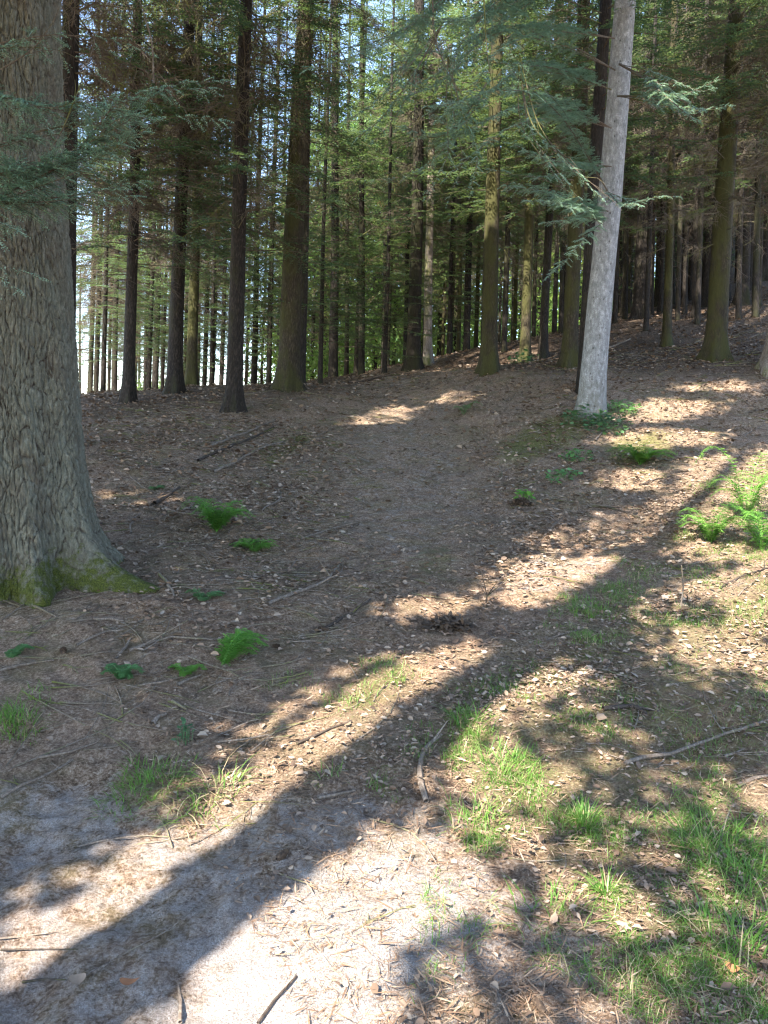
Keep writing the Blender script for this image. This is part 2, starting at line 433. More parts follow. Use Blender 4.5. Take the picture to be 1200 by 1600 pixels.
MOSS = [([(780, 690), (840, 650), (920, 640), (920, 690), (820, 730), (780, 720)], .85), ([(390, 700), (480, 670), (500, 690), (420, 730)], .85),
        ([(930, 690), (1040, 660), (1060, 720), (960, 740)], .8), ([(1160, 650), (1200, 645), (1200, 670), (1165, 670)], .9),
        ([(690, 1060), (1230, 880), (1230, 1620), (1050, 1560), (830, 1380), (690, 1230)], .6), ([(440, 1100), (640, 1020), (700, 1060), (560, 1150)], .6),
        ([(150, 1200), (330, 1180), (400, 1250), (320, 1310), (170, 1290)], .55), ([(0, 880), (250, 880), (290, 960), (0, 970)], .3), ([(640, 860), (720, 840), (720, 900), (640, 910)], .6), ([(640, 640), (780, 620), (800, 760), (740, 800)], .4), ([(300, 760), (520, 700), (560, 820), (400, 900)], .4)]
RED = [([(930, 1090), (1080, 1050), (1210, 1100), (1200, 1200), (1060, 1250), (950, 1200)], .6), ([(560, 960), (780, 850), (1060, 780), (1080, 860), (900, 940), (700, 1060), (400, 1200), (380, 1130)], .5),
       ([(200, 920), (440, 900), (450, 1000), (230, 1010)], .5), ([(0, 1000), (300, 1010), (330, 1150), (0, 1200)], .35), ([(140, 650), (900, 600), (900, 760), (500, 900), (180, 780)], .25)]
from_front = lambda polys: np.where(front, mask(polys), 0.0)
def blur(a):
    a = a.reshape(ny, nx)
    for _ in range(22):
        a = (a + np.roll(a, 1, 0) + np.roll(a, -1, 0) + np.roll(a, 1, 1) + np.roll(a, -1, 1)) / 5
    return a.ravel()
SHADE_TINT = [([(690, 575), (900, 585), (1190, 590), (1260, 560), (1260, 380), (900, 400), (700, 520)], 1.0), ([(100, 660), (440, 625), (560, 605), (560, 580), (100, 580)], .8)]  # back slopes whose shade is put into the earth colour
for nm, polys in (('sand', SAND), ('moss', MOSS), ('red', RED), ('shade_tint', SHADE_TINT)):
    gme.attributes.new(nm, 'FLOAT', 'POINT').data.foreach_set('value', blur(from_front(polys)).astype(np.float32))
ground_o = link('ground', gme)
ground_o['kind'] = 'structure'

# ------------------------------------------------------------------ foliage builders
def polyline(pts, step):
    pts = np.asarray(pts, float)
    n = len(pts)
    if n > 2:                                                # Catmull-Rom
        P = np.vstack([2 * pts[0] - pts[1], pts, 2 * pts[-1] - pts[-2]])
        out = []
        for k in range(n - 1):
            tt = np.linspace(0, 1, 10, endpoint=False)[:, None]
            a, b, c, d = P[k], P[k + 1], P[k + 2], P[k + 3]
            out.append(.5 * ((2 * b) + (-a + c) * tt + (2 * a - 5 * b + 4 * c - d) * tt ** 2 + (-a + 3 * b - 3 * c + d) * tt ** 3))
        pts = np.vstack(out + [pts[-1:]])
    s = np.concatenate([[0], np.cumsum(np.linalg.norm(np.diff(pts, axis=0), axis=1))])
    m = max(3, int(s[-1] / step) + 1)
    q = np.linspace(0, s[-1], m)
    return np.stack([np.interp(q, s, pts[:, k]) for k in range(3)], -1)
def needle_twig(mb, p0, d, L, rng, nl, nw, ns, droop=.15, mat=0, up=True):
    n = max(3, int(L / ns)); tt = np.linspace(0, 1, n)
    P = p0 + d[None] * (L * tt)[:, None] - np.array((0, 0, 1.0)) * (droop * L * tt ** 2)[:, None]
    P = P + rng.normal(0, L * .006, P.shape)
    T = nrm(np.gradient(P, axis=0)); S = nrm(np.cross(T, (0, 0, 1.0)))
    taper = 1 - .45 * tt
    for sg in (-1, 1):
        D = T * .65 + S * sg * .75 + np.array((0, 0, 1.0)) * rng.normal(.08, .22, n)[:, None] + rng.normal(0, .12, (n, 3))
        blades(mb, P, D, nl * taper * rng.uniform(.75, 1.2, n), nw, mat=mat)
    if up:
        D = T * .8 + np.array((0, 0, 1.0)) * .55 + S * rng.normal(0, .4, n)[:, None]
        blades(mb, P, D, nl * .8 * taper, nw, N=(S[0]), mat=mat)
    return P
def bough(mb, pts, rng, tw_len=.4, tw_sp=.12, nl=.08, nw=.014, ns=.04, r0=.012, bare=.2, sub=False, fill=1.0, wood=1, sides=3, jit=.12):
    C = polyline(pts, tw_sp)
    n = len(C); T = nrm(np.gradient(C, axis=0)); S = nrm(np.cross(T, (0, 0, 1.0)))
    tube(mb, C, np.linspace(r0, r0 * .25, n), sides, wood, cap=False)
    for k in range(n):
        u = k / (n - 1)
        if u < bare: continue
        prof = min(1, (u - bare) * 4 + .35) * (1 - .72 * u)
        for sg in (-1, 1):
            if rng.random() > fill: continue
            d = nrm(T[k] * .62 + S[k] * sg * .8 + rng.normal(0, jit, 3) + np.array((0, 0, -.08)))
            L = max(.05, tw_len * prof * rng.uniform(.6, 1.25))
            P = needle_twig(mb, C[k], d, L, rng, nl, nw, ns)
            if sub:
                tube(mb, P[::max(1, len(P) // 4)], np.linspace(.0025, .001, len(P[::max(1, len(P) // 4)])), 3, wood, cap=False)
                m = int(L / .045)
                for q in range(1, m):
                    b = P[min(len(P) - 1, int(q / m * len(P)))]
                    for s2 in (-1, 1):
                        dd = nrm(d * .7 + np.cross(d, (0, 0, 1.0)) * s2 * .7 + rng.normal(0, .1, 3))
                        needle_twig(mb, b, dd, L * .36 * (1 - .7 * q / m) + .02, rng, nl * .9, nw, ns, up=False)
    needle_twig(mb, C[-1], T[-1], tw_len * .3, rng, nl, nw, ns)

def crown_mesh(name, seed, zb, zt, n, lmax, mats, fill=.95, tw_len=.55, nl=.11, nw=.026, ns=.045):
    """a conifer crown: whorls of drooping boughs hung with needle twigs, ragged below"""
    rng = np.random.default_rng(seed); mb = MB()
    for k in range(n):
        u = (k + rng.random()) / n; u = u ** .85
        z = zb + (zt - zb) * u
        L = (lmax * (1 - u) ** .8 + .3) * rng.uniform(.55, 1.15)
        th = k * 2.4 + rng.normal(0, .4)
        o = np.array((math.cos(th), math.sin(th), 0)); up = np.array((0, 0, 1.0))
        dr = rng.uniform(.12, .42) * (1 - u * .8)
        bend = np.array((-o[1], o[0], 0)) * rng.normal(0, .12)
        pts = [o * .05 + up * z, o * L * .4 + up * (z + .06 * L - dr * .25 * L) + bend * L * .4, o * L * .75 + up * (z - dr * .7 * L) + bend * L, o * L + up * (z - dr * .85 * L + .05) + bend * L * 1.5]
        bough(mb, pts, rng, tw_len * (.6 + .5 * (1 - u)), .13, nl, nw, ns, .016 * (1.1 - u), rng.uniform(.12, .4), False, fill * (rng.uniform(.7, 1) if u > .1 else rng.uniform(.4, .9)))
    return mb.mesh(name, mats)
def dead_mesh(name, seed, zb, zt, n, lmax):
    """bare dead lower branches with fine twigs"""
    rng = np.random.default_rng(seed); mb = MB()
    for k in range(n):
        u = rng.random(); z = zb + (zt - zb) * u ** .7
        L = lmax * rng.uniform(.3, 1.0) * (.35 + .65 * u)
        th = rng.uniform(0, 6.283); o = np.array((math.cos(th), math.sin(th), 0)); up = np.array((0, 0, 1.0))
        dr = rng.uniform(-.05, .6)
        C = polyline([o * .05 + up * z, o * L * .5 + up * (z - dr * .2 * L) + rng.normal(0, .04, 3), o * L + up * (z - dr * L) + rng.normal(0, .1, 3)], .12)
        tube(mb, C, np.linspace(.011, .003, len(C)), 3, 0, cap=False)
        for q in range(2, len(C)):
            for s in range(2):
                d = nrm(nrm(C[q] - C[q - 1]) * .6 + rng.normal(0, .55, 3) - up * .25)
                l2 = rng.uniform(.12, .45) * (1.1 - q / len(C))
                p2 = C[q] + d * l2 * .5 + rng.normal(0, .02, 3); p3 = C[q] + d * l2 - up * .12 * l2
                tube(mb, [C[q], p2, p3], [.0045, .0035, .002], 3, 0, cap=False)
                for e in range(3):
                    d3 = nrm(d + rng.normal(0, .7, 3)); b0 = C[q] + (p3 - C[q]) * rng.random()
                    tube(mb, [b0, b0 + d3 * .09, b0 + d3 * .17 - up * .02], [.003, .0025, .0015], 3, 0, cap=False)
    return mb.mesh(name, [M['twig']])

fm = [M['fol'], M['twig']]
CROWNS = [crown_mesh('crown', 11, 4.8, 18, 100, 2.8, fm), crown_mesh('crown', 12, 5.4, 18, 130, 2.6, fm), crown_mesh('crown', 13, 4.2, 18, 140, 3.0, fm),
          crown_mesh('crown', 14, 7.4, 18, 90, 2.5, fm), crown_mesh('crown', 15, 3.4, 17, 140, 2.8, fm)]
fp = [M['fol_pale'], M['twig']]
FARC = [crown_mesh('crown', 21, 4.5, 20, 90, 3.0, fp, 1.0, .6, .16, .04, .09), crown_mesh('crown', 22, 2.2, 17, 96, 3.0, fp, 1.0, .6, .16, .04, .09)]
DEADS = [dead_mesh('dead_branches', 31, 2.2, 6.2, 90, 2.0), dead_mesh('dead_branches', 32, 3.0, 7.5, 95, 2.2), dead_mesh('dead_branches', 33, 1.6, 6.0, 105, 2.2)]

def trunk_mesh(name, rb, h, flare, mat, seed, sides=18, rt=.25, wob=.02, lift=.0, root_n=5):
    rng = np.random.default_rng(seed)
    z = np.concatenate([np.linspace(-.5, 1.2, 18), np.linspace(1.2, h, int(h * 2.2))[1:]])
    th = np.linspace(0, 2 * np.pi, sides, endpoint=False)
    ph = rng.uniform(0, 6.28, 4)
    Z, T = np.meshgrid(z, th, indexing='ij')
    lob = .5 + .5 * np.cos(root_n * T + ph[0] + .6 * np.sin(2 * T + ph[1]))
    r = rb * (1 - (1 - rt) * np.clip(Z / h, 0, 1) ** .9) + flare * rb * np.exp(-np.maximum(Z + .05, 0) / .22) * (.35 + 1.1 * lob)
    r = r * (1 + .05 * np.cos(2 * T + ph[2] + Z * .3) + .06 * (vnoise(T * 3 + 50, Z * 3, seed) - .5) + .05 * (vnoise(T * 6 + 90, Z * 7, seed + 3) - .5))
    cx = wob * np.sin(Z * .55 + ph[1]) * np.minimum(1, Z / 3) ; cy = wob * np.cos(Z * .47 + ph[3]) * np.minimum(1, Z / 3)
    V = np.stack([cx + r * np.cos(T), cy + r * np.sin(T), Z], -1).reshape(-1, 3)
    n = len(z); i = np.arange(n - 1)[:, None] * sides; j = np.arange(sides)[None]; k = (j + 1) % sides
    mb = MB(); mb.add(V, np.stack([i + j, i + k, i + sides + k, i + sides + j], -1).reshape(-1, 4))
    return mb.mesh(name, [mat], True)

def lean_q(base, top):
    d = Vector(top - base).normalized()
    return Vector((0, 0, 1)).rotation_difference(d)
SEED = [100]
def conifer(base_px, Y, w_px, label, top_px=None, mat='bark', crown=0, dead=0, h=18, flare=.7, group=None, cs=1.0, rz=None, base_py=None, ds=1.0, extra_dead=None, kind='conifer_tree'):
    SEED[0] += 1; rng = np.random.default_rng(SEED[0])
    X = at(base_px, base_py or 600, Y)[0]
    base = np.array((X, Y, float(base_h(X, Y))))
    top_px = base_px + 17 if top_px is None else top_px
    px0, py0 = project(base)
    tp = at(top_px, 0, Y)
    root = empty(kind, base, label, 'tree', group)
    root.rotation_mode = 'QUATERNION'
    q = lean_q(base, tp)
    root.rotation_quaternion = q
    rb = (.5 if mat == 'silver' else .44) * w_px * Y / FPX
    link('trunk', trunk_mesh('trunk', rb, h, flare, M[mat], SEED[0], sides=18 if w_px > 16 else 10), root)
    zr = rng.uniform(0, 6.28) if rz is None else rz
    if crown is not None:
        c = link('crown', CROWNS[crown] if not isinstance(crown, bpy.types.Mesh) else crown, root)
        c.rotation_euler = (0, 0, zr); s = h / 18 * cs * (.85 if Y < 16 else 1); cz = .52 if Y < 16 else .58 if Y < 20 else .72; c.scale = (s, s, h / 18 * cz)
    if dead is not None:
        d = link('dead_branches', DEADS[dead], root); d.rotation_euler = (0, 0, zr + 1); d.scale = (ds, ds, 1)
    if extra_dead is not None:
        d = link('dead_branches', DEADS[extra_dead], root); d.rotation_euler = (0, 0, zr + 3); d.scale = (ds, ds, 1.1)
    return root, base, q

# ------------------------------------------------------------------ trees of the near row (x of the base, distance, width in photo pixels)
conifer(365, 12.5, 28, 'dark conifer with spreading roots, nearest tree left of the path', 386, 'bark', 0, 0, flare=.75)
conifer(450, 14.3, 37, 'thick brown conifer just left of where the path tops the rise', 477, 'bark_mossy', 3, 1, h=20)
conifer(470, 15.0, 15, 'slender dark trunk pressed against the right side of a thick conifer', 487, 'bark', None, None, h=14)
conifer(272, 14.2, 27, 'dark conifer with leaning base and mossy foot among the trees by the big trunk', 296, 'bark', 1, 1, extra_dead=0)
conifer(299, 16.0, 19, 'mossy yellow-green conifer trunk just right of a dark conifer on the left', 312, 'bark_mossy', 2, 2, extra_dead=0)
conifer(200, 13.0, 21, 'conifer with pale broken patch at its foot, next beyond the big trunk', 216, 'bark', 2, 2, extra_dead=0)
conifer(100, 9.5, 34, 'dark brown trunk half hidden behind the huge furrowed tree', 112, 'bark', None, 0)
conifer(763, 15.0, 28, 'dark conifer lit yellow with moss halfway up, right of the path', 777, 'bark_mossy', 3, None, flare=.7)
conifer(888, 15.0, 27, 'greenish mossy conifer third trunk left of the silver fir', 912, 'bark_mossy', 1, 1, h=20)
conifer(912, 12.8, 25, 'brown conifer standing directly against the left of the silver fir', 947, 'bark', 3, None, h=20, flare=.3)
conifer(818, 17.0, 19, 'brown slim conifer between two mossy trunks right of the path', 836, 'bark_mossy', 0, 1)
conifer(846, 18.0, 15, 'thin dark conifer with bright sunlit root foot', 872, 'bark', 1, None)
conifer(993, 21.0, 24, 'dark straight conifer just right of the silver fir', 1017, 'bark', 3, None, cs=.7)
conifer(1037, 17.0, 16, 'slim mossy conifer catching sunlight on the right slope', 1056, 'bark_mossy', None, 2)
conifer(1115, 14.2, 37, 'stout mossy conifer with forked roots on the right slope', 1152, 'bark_mossy', 3, 2, h=20, flare=.8, cs=.8)
conifer(1095, 23.0, 17, 'dark conifer upslope just left of the stout mossy conifer', 1117, 'bark', 3, None, cs=.8)
conifer(1212, 13.0, 44, 'pale flaring trunk cut by the right edge of the picture', 1262, 'bark_pale', 3, 1, flare=.8)
conifer(645, 18.5, 25, 'dark conifer beside a pale lit trunk at the crest of the path', 657, 'bark', 0, 1, h=19)
conifer(667, 19.5, 15, 'pale grey trunk catching sunlight at the crest of the path', 676, 'bark_pale', 3, None)
conifer(520, 20.0, 17, 'dark conifer at the crest, first left of two thin trunks', 526, 'bark', 4, 0, flare=.2)
conifer(541, 23.0, 8, 'thinnest dark stem between two crest conifers left of the path', 546, 'bark', None, 0, h=15)
conifer(564, 20.0, 12, 'black narrow trunk at the crest where the path disappears', 567, 'bark', 3, None, flare=.2)
conifer(600, 25.0, 13, 'short brown trunk under withered straw-coloured branches beyond the crest', 603, 'bark', None, None, h=7)
conifer(1060, 24.0, 12, 'narrow dark conifer high on the right slope behind the slim mossy one', 1078, 'bark', 4, 1)
conifer(1150, 22.0, 22, 'dark conifer high upslope behind the stout mossy conifer', 1180, 'bark', 2, 2, extra_dead=1)
conifer(1182, 25.0, 18, 'dark conifer furthest upslope at the right', 1215, 'bark', 4, 2, extra_dead=0)
conifer(1020, 26.0, 13, 'thin dark conifer behind the straight conifer right of the silver fir', 1040, 'bark', 1, 2)

# withered crown of the short tree beyond the crest
rng = np.random.default_rng(77)

YOUNG = [crown_mesh('crown', 45, .9, 8.5, 90, 2.0, fm, 1.0, .5, .09, .024, .04), crown_mesh('crown', 46, 2.4, 9.5, 80, 2.2, fm, 1.0, .5, .09, .024, .04)]
for px, Y, k_, lb in ((500, 17.5, 1, 'young conifer with layered sprays left of the crest'), (556, 22, 0, 'young conifer spreading low green sprays between the crest trunks'), (600, 18.5, 1, 'young conifer with bright layered sprays above the path top'), (700, 22, 1, 'young conifer in front of the crowd of thin trunks beyond the crest'),
                      (232, 18.0, 1, 'young conifer filling the gap between dark trunks on the left'), (330, 19.0, 1, 'young conifer with drooping sprays behind the dark tree with spreading roots'), (420, 21, 1, 'young conifer behind the thick brown conifer'), (960, 27, 0, 'young conifer glimpsed behind the silver fir'), (1075, 28, 0, 'young conifer in the dark upslope on the right'), (160, 16.5, 1, 'young conifer right beside the edge of the huge furrowed tree')):
    conifer(px, Y, 9, lb, None, 'bark', YOUNG[k_], None, h=11, flare=.2, cs=1.6)

# ------------------------------------------------------------------ thin trunks behind, alike among themselves
G_L = 'thin conifers against the sky on the left'
for px, Y, w in ((148, 21, 10), (177, 20, 11), (226, 22, 8), (241, 20, 12), (318, 22, 9), (331, 24, 8), (345, 21, 9), (396, 22, 11), (419, 23, 10), (136, 26, 7), (209, 28, 7), (160, 30, 6), (260, 30, 7), (287, 27, 8), (433, 29, 8), (168, 24, 7), (193, 26, 8), (252, 25, 7), (307, 30, 6), (355, 29, 7), (383, 30, 7), (408, 31, 6), (140, 23, 8), (487, 27, 7)):
    conifer(px, Y, w, 'thin black conifer trunk against the bright sky left of the path', None, 'bark', int(px) % 5 if px % 2 else None, int(px) % 3, h=15 + px % 4, flare=.1, group=G_L, cs=.8)
G_C = 'slender conifers beyond the crest right of the path'
for px, Y, w in ((631, 24, 8), (702, 27, 8), (714, 24, 8), (727, 22, 12), (741, 27, 8), (752, 30, 8), (785, 20, 10), (801, 28, 8), (690, 31, 7), (830, 26, 8), (862, 25, 9), (872, 22, 9), (614, 30, 7), (583, 33, 6), (505, 29, 7), (655, 34, 8), (940, 24, 11), (958, 29, 9), (975, 26, 8)):
    conifer(px, Y, w, 'slender dark conifer in the crowd of trunks beyond the path crest', None, 'bark_mossy' if px % 3 == 0 else 'bark', int(px) % 5 if px % 2 else None, int(px) % 3, h=16 + px % 4, flare=.15, group=G_C, cs=.85)
XR = np.random.default_rng(808)
for q in range(34):
    px = 500 + q * 21 + XR.uniform(-8, 8); Y = XR.uniform(23, 40)
    conifer(px, Y, XR.uniform(5, 9.5), 'slender dark conifer in the crowd of trunks beyond the path crest', px + XR.uniform(8, 24), 'bark', None if q % 3 else q % 5, q % 3, h=16, flare=.1, group=G_C, cs=.8)
for px, Y, w in ((1004, 19, 9), (1024, 23, 10), (1052, 20, 9), (1070, 25, 11), (1083, 19, 10), (1104, 21, 9), (1128, 23, 9), (1146, 19, 10), (1160, 24, 12), (1176, 21, 9), (955, 21, 9), (968, 26, 10)):
    conifer(px, Y, w, 'slim black conifer trunk on the shaded right slope', px + 22, 'bark', None, None, h=17, flare=.2, group='slim black conifers on the right slope')
G_R = 'thin conifers high on the right slope'
for px, Y, w in ((1005, 31, 9), (1046, 33, 8), (1073, 30, 9), (1085, 36, 9), (1108, 31, 10), (1130, 34, 10), (1166, 31, 11), (1196, 33, 10), (1062, 21, 9), (1078, 20, 10), (1010, 22.5, 9), (1172, 19, 12), (1140, 26, 9), (1188, 28, 9), (1098, 28, 8), (1155, 29, 9), (1120, 24, 10), (970, 22, 10), (1235, 22, 22), (1275, 28, 20), (925, 36, 9), (985, 38, 9)):
    conifer(px, Y, w, 'thin dark conifer among the shadowed trunks at the top of the right slope', None, 'bark', int(px) % 5, int(px) % 3, h=17, flare=.15, group=G_R, extra_dead=(int(px) + 1) % 3)

# ------------------------------------------------------------------ silver fir with low blue-green boughs
def near_bough(root, pts, seed, name='bough', **kw):
    mb = MB(); rng = np.random.default_rng(seed)
    inv = root.matrix_basis.inverted()
    P = [np.array(inv @ Vector(p)) for p in pts]
    a = dict(jit=.28, tw_len=.28, tw_sp=.055, nl=.03, nw=.007, ns=.011, r0=.010, bare=.1, sub=True, fill=.95, sides=5); a.update(kw)
    bough(mb, P, rng, **a)
    return mb.obj(name, [M['fol_blue'], M['twig']], root)
def bare_branch(root, pts, seed, r=.008):
    mb = MB(); rng = np.random.default_rng(seed); inv = root.matrix_basis.inverted()
    C = polyline([np.array(inv @ Vector(p)) for p in pts], .06)
    tube(mb, C, np.linspace(r, r * .35, len(C)), 5)
    for k in range(2, len(C), 2):
        d = nrm(nrm(C[k] - C[k - 1]) + rng.normal(0, .6, 3)); l = rng.uniform(.06, .35)
        tube(mb, [C[k], C[k] + d * l * .5 + rng.normal(0, .01, 3), C[k] + d * l - np.array((0, 0, .03))], [r * .4, r * .3, r * .15], 4)
    return mb.obj('bare_branch', [M['twig']], root)
fir, fbase, fq = conifer(925, 11.4, 39, 'silver-grey smooth fir trunk speckled with dark knots', 976, 'silver', None, None, h=19, flare=.32, kind='fir_tree')
fir.rotation_quaternion = fq
fcm = crown_mesh('crown', 41, 6.4, 20, 84, 2.6, [M['fol_blue'], M['twig']])
c = link('crown', fcm, fir)
bpy.context.view_layer.update()
FB = [([(950, 300, 11.3), (900, 215, 10.3), (870, 175, 9.6), (820, 130, 9.0), (790, 100, 8.6)], {}),
      ([(962, 110, 11.3), (900, 75, 10.8), (850, 58, 10.2), (800, 30, 9.8), (770, 10, 9.4)], dict(fill=.25, tw_len=.3)),
      ([(968, 100, 11.2), (1010, 125, 10.6), (1040, 150, 10.0), (1075, 180, 9.6), (1092, 190, 9.4)], dict(fill=.9, bare=.3, r0=.016)),
      ([(965, 150, 11.2), (1030, 150, 10.4), (1075, 145, 10.0), (1115, 128, 9.8)], dict(bare=.3, r0=.014)),
      ([(950, 330, 11.2), (900, 318, 10.3), (850, 300, 9.6), (790, 290, 9.0)], dict(tw_len=.42)),
      ([(945, 345, 11.2), (915, 340, 10.4), (885, 345, 9.9), (850, 348, 9.6)], dict(tw_len=.4)),
      ([(950, 300, 11.2), (970, 320, 10.6), (985, 318, 10.2), (1000, 322, 9.9)], dict(tw_len=.25)),
      ([(955, 260, 11.2), (905, 255, 10.4), (860, 250, 9.6), (800, 225, 9.0)], dict(tw_len=.4, fill=.7)),
      ([(955, 200, 11.2), (880, 170, 10.2), (800, 170, 9.0), (730, 205, 8.4), (690, 225, 8.2)], dict(tw_len=.42)),
      ([(960, 60, 11.2), (850, 40, 10), (760, 60, 9.0), (700, 120, 8.4), (640, 150, 8.0)], dict(tw_len=.42, fill=.75)),
      ([(960, -60, 11.2), (850, -60, 10), (740, -30, 9.0), (660, 30, 8.2), (600, 60, 7.8), (540, 75, 7.6)], dict(tw_len=.5, fill=.75)),
      ([(960, -40, 11.2), (860, -50, 10), (780, 0, 9.0), (720, 70, 8.4), (705, 130, 8.2)], dict(tw_len=.45, fill=.8)),
      ([(700, 90, 8.5), (720, 170, 8.3), (745, 240, 8.2), (735, 300, 8.1)], dict(tw_len=.3, bare=.3)),
      ([(760, 130, 8.8), (720, 190, 8.4), (680, 215, 8.2), (630, 200, 8.0)], dict(tw_len=.4)),
      ([(810, 100, 9.0), (830, 190, 8.8), (880, 250, 8.6), (940, 310, 8.6)], dict(tw_len=.34, bare=.35, fill=.8)),
      ([(900, -60, 10.8), (840, -20, 10), (760, 20, 9.2), (690, 35, 8.7), (620, 30, 8.4)], dict(tw_len=.5)),
      ([(955, 140, 11.2), (880, 110, 10.3), (820, 105, 9.6), (770, 140, 9.1)], dict(tw_len=.45)),
      ([(960, -80, 11.2), (800, -90, 9.6), (700, -30, 8.7), (640, 90, 8.3), (600, 120, 8.2)], dict(tw_len=.5)),
      ([(690, 40, 8.3), (650, 110, 8.1), (600, 180, 8.0), (560, 215, 7.9)], dict(tw_len=.36, bare=.3, fill=.7))]
for k, (pts, kw) in enumerate(FB):
    near_bough(fir, [at(a, b, c) for a, b, c in pts], 200 + k, **{**kw, 'tw_len': kw.get('tw_len', .34) * .7})
    rj = np.random.default_rng(400 + k)                       # side boughs forking off
    for e in range(2):
        j = np.array([(rj.normal(0, 30), rj.normal(12, 24), rj.normal(0, .35))] * len(pts)) * np.linspace(0, 1.25, len(pts))[:, None]
        near_bough(fir, [at(a + q[0], b + q[1], c + q[2]) for (a, b, c), q in zip(pts, j)], 420 + 2 * k + e, **{**kw, 'tw_len': kw.get('tw_len', .34) * .6, 'fill': kw.get('fill', .9) * .6, 'r0': .006})
for k, pts in enumerate(([(675, -20, 8.2), (680, 60, 8.2), (700, 110, 8.2), (735, 170, 8.2)], [(755, -20, 8.4), (762, 90, 8.4), (775, 150, 8.4)], [(810, 80, 9), (840, 190, 8.8), (885, 250, 8.6), (940, 300, 8.5)])):
    bare_branch(fir, [at(a, b, c) for a, b, c in pts], 260 + k)

# ------------------------------------------------------------------ the huge furrowed tree on the left
BY = 5.62
bb = at(28, 930, BY)
bb = np.array((bb[0], BY, float(base_h(bb[0], BY))))
big = empty('conifer_tree', bb, 'huge furrowed grey-green tree trunk with mossy flared roots at the left edge', 'tree')
def big_trunk():
    nt, hs = 620, np.concatenate([np.linspace(-.35, 5.4, 640), np.linspace(5.45, 20, 40)])
    th = np.linspace(0, 2 * np.pi, nt, endpoint=False) + np.pi / 2      # seam at the back
    Z, T = np.meshgrid(hs, th, indexing='ij')
    r = .475 * (1 - .68 * np.clip(Z / 20, 0, 1)) - .055 * np.clip(Z / 3, 0, 1)
    roots = [(-.30, .70, .20), (-.95, .30, .17), (-1.5, .16, .2), (-2.05, .2, .2), (-2.7, .3, .26), (.5, .4, .3), (1.6, .4, .35), (2.9, .42, .3)]
    fl = np.zeros_like(Z)
    for a, amp, wd in roots:
        dd = np.abs((T - a + np.pi) % (2 * np.pi) - np.pi)
        fl += amp * np.exp(-(dd / wd) ** 2)
    fl += .06
    zz = np.maximum(Z + .04, 0)
    r = r + fl * (.78 * np.exp(-zz / .17) + .26 * np.exp(-zz / .62)) * .92
    u = T * .46
    def plates(a, b, seed):                                  # distance to the nearest crack between irregular plates
        ia = np.floor(a); ib = np.floor(b); f1 = np.full(a.shape, 9.); f2 = f1.copy()
        for da in (-1, 0, 1):
            for db in (-1, 0, 1):
                ca = ia + da; cb = ib + db
                d = np.hypot(ca + _hash(ca, cb, seed) - a, cb + _hash(ca, cb, seed + 5) - b)
                f2 = np.minimum(f2, np.maximum(f1, d)); f1 = np.minimum(f1, d)
        return f2 - f1
    wx = (fbm(u * 10, Z * 4, 5, 3) - .5) * .075; wz = (fbm(u * 14, Z * 7, 6, 3) - .5) * .12
    p1 = plates((u + wx) * 28, (Z + wz) * 6.2, 7); p2 = plates((u + wx) * 58, (Z + wz) * 17, 8)
    g = np.clip(p1 / .32, 0, 1) ** .7 * .65 + np.clip(p2 / .4, 0, 1) ** .8 * .35
    fine = fbm(u * 120, Z * 60, 15, 2)
    disp = (g - .5) * .024 + (fine - .5) * .012 + (_hash(np.floor((u + wx) * 24), np.floor((Z + wz) * 5.2), 3) - .5) * .0 + (fbm(u * 5, Z * 1.6, 19, 3) - .5) * .05 + (fbm(u * 16, Z * 10, 23, 3) - .5) * .05 * np.exp(-np.maximum(Z, 0) / .5)
    r = r + disp
    V = np.stack([r * np.cos(T) - .012 * Z, r * np.sin(T), Z], -1).reshape(-1, 3)
    n = len(hs); i = np.arange(n - 1)[:, None] * nt; j = np.arange(nt)[None]; k = (j + 1) % nt
    mb = MB(); mb.add(V, np.stack([i + j, i + k, i + nt + k, i + nt + j], -1).reshape(-1, 4))
    me = mb.mesh('trunk', [M['old_bark']], True)
    me.attributes.new('ridge', 'FLOAT', 'POINT').data.foreach_set('value', g.ravel().astype(np.float32))
    side = .5 + .5 * np.cos(T + .75)
    moss = np.clip(1.0 - Z / (.06 + .34 * side ** 5), 0, 1) * (.1 + .55 * side) + np.clip(.5 - Z / .9, 0, 1) * .28 * vnoise(T * 5, Z * 3, 44)
    me.attributes.new('moss', 'FLOAT', 'POINT').data.foreach_set('value', moss.ravel().astype(np.float32))
    return me
link('trunk', big_trunk(), big)
bpy.context.view_layer.update()
BBG = [([(-70, 345, 4.7), (30, 292, 4.55), (110, 250, 4.5), (190, 190, 4.55), (250, 145, 4.6), (325, 138, 4.7)], dict(tw_len=.26)),
       ([(-60, 310, 4.6), (40, 312, 4.5), (130, 303, 4.5), (215, 285, 4.55)], dict(tw_len=.24)),
       ([(-60, 140, 4.7), (20, 155, 4.6), (90, 172, 4.6), (150, 165, 4.65), (215, 190, 4.7)], dict(tw_len=.24, fill=.75)),
       ([(-70, 285, 4.7), (30, 265, 4.5), (100, 255, 4.5), (160, 235, 4.5), (205, 215, 4.5)], dict(tw_len=.26)),
       ([(-80, 320, 4.5), (-10, 345, 4.4), (25, 360, 4.35)], dict(tw_len=.22)),
       ([(-80, 420, 4.6), (-20, 425, 4.5), (30, 455, 4.45)], dict(tw_len=.14)),
       ([(-70, 235, 4.7), (0, 225, 4.6), (60, 205, 4.6), (120, 190, 4.7), (175, 150, 4.8)], dict(tw_len=.2, fill=.6)),
       ([(-60, 80, 4.8), (40, 60, 4.7), (110, 55, 4.7), (170, 80, 4.8)], dict(tw_len=.18, fill=.4)),
       ([(110, 250, 4.5), (150, 200, 4.45), (180, 165, 4.4), (215, 155, 4.4)], dict(tw_len=.2))]
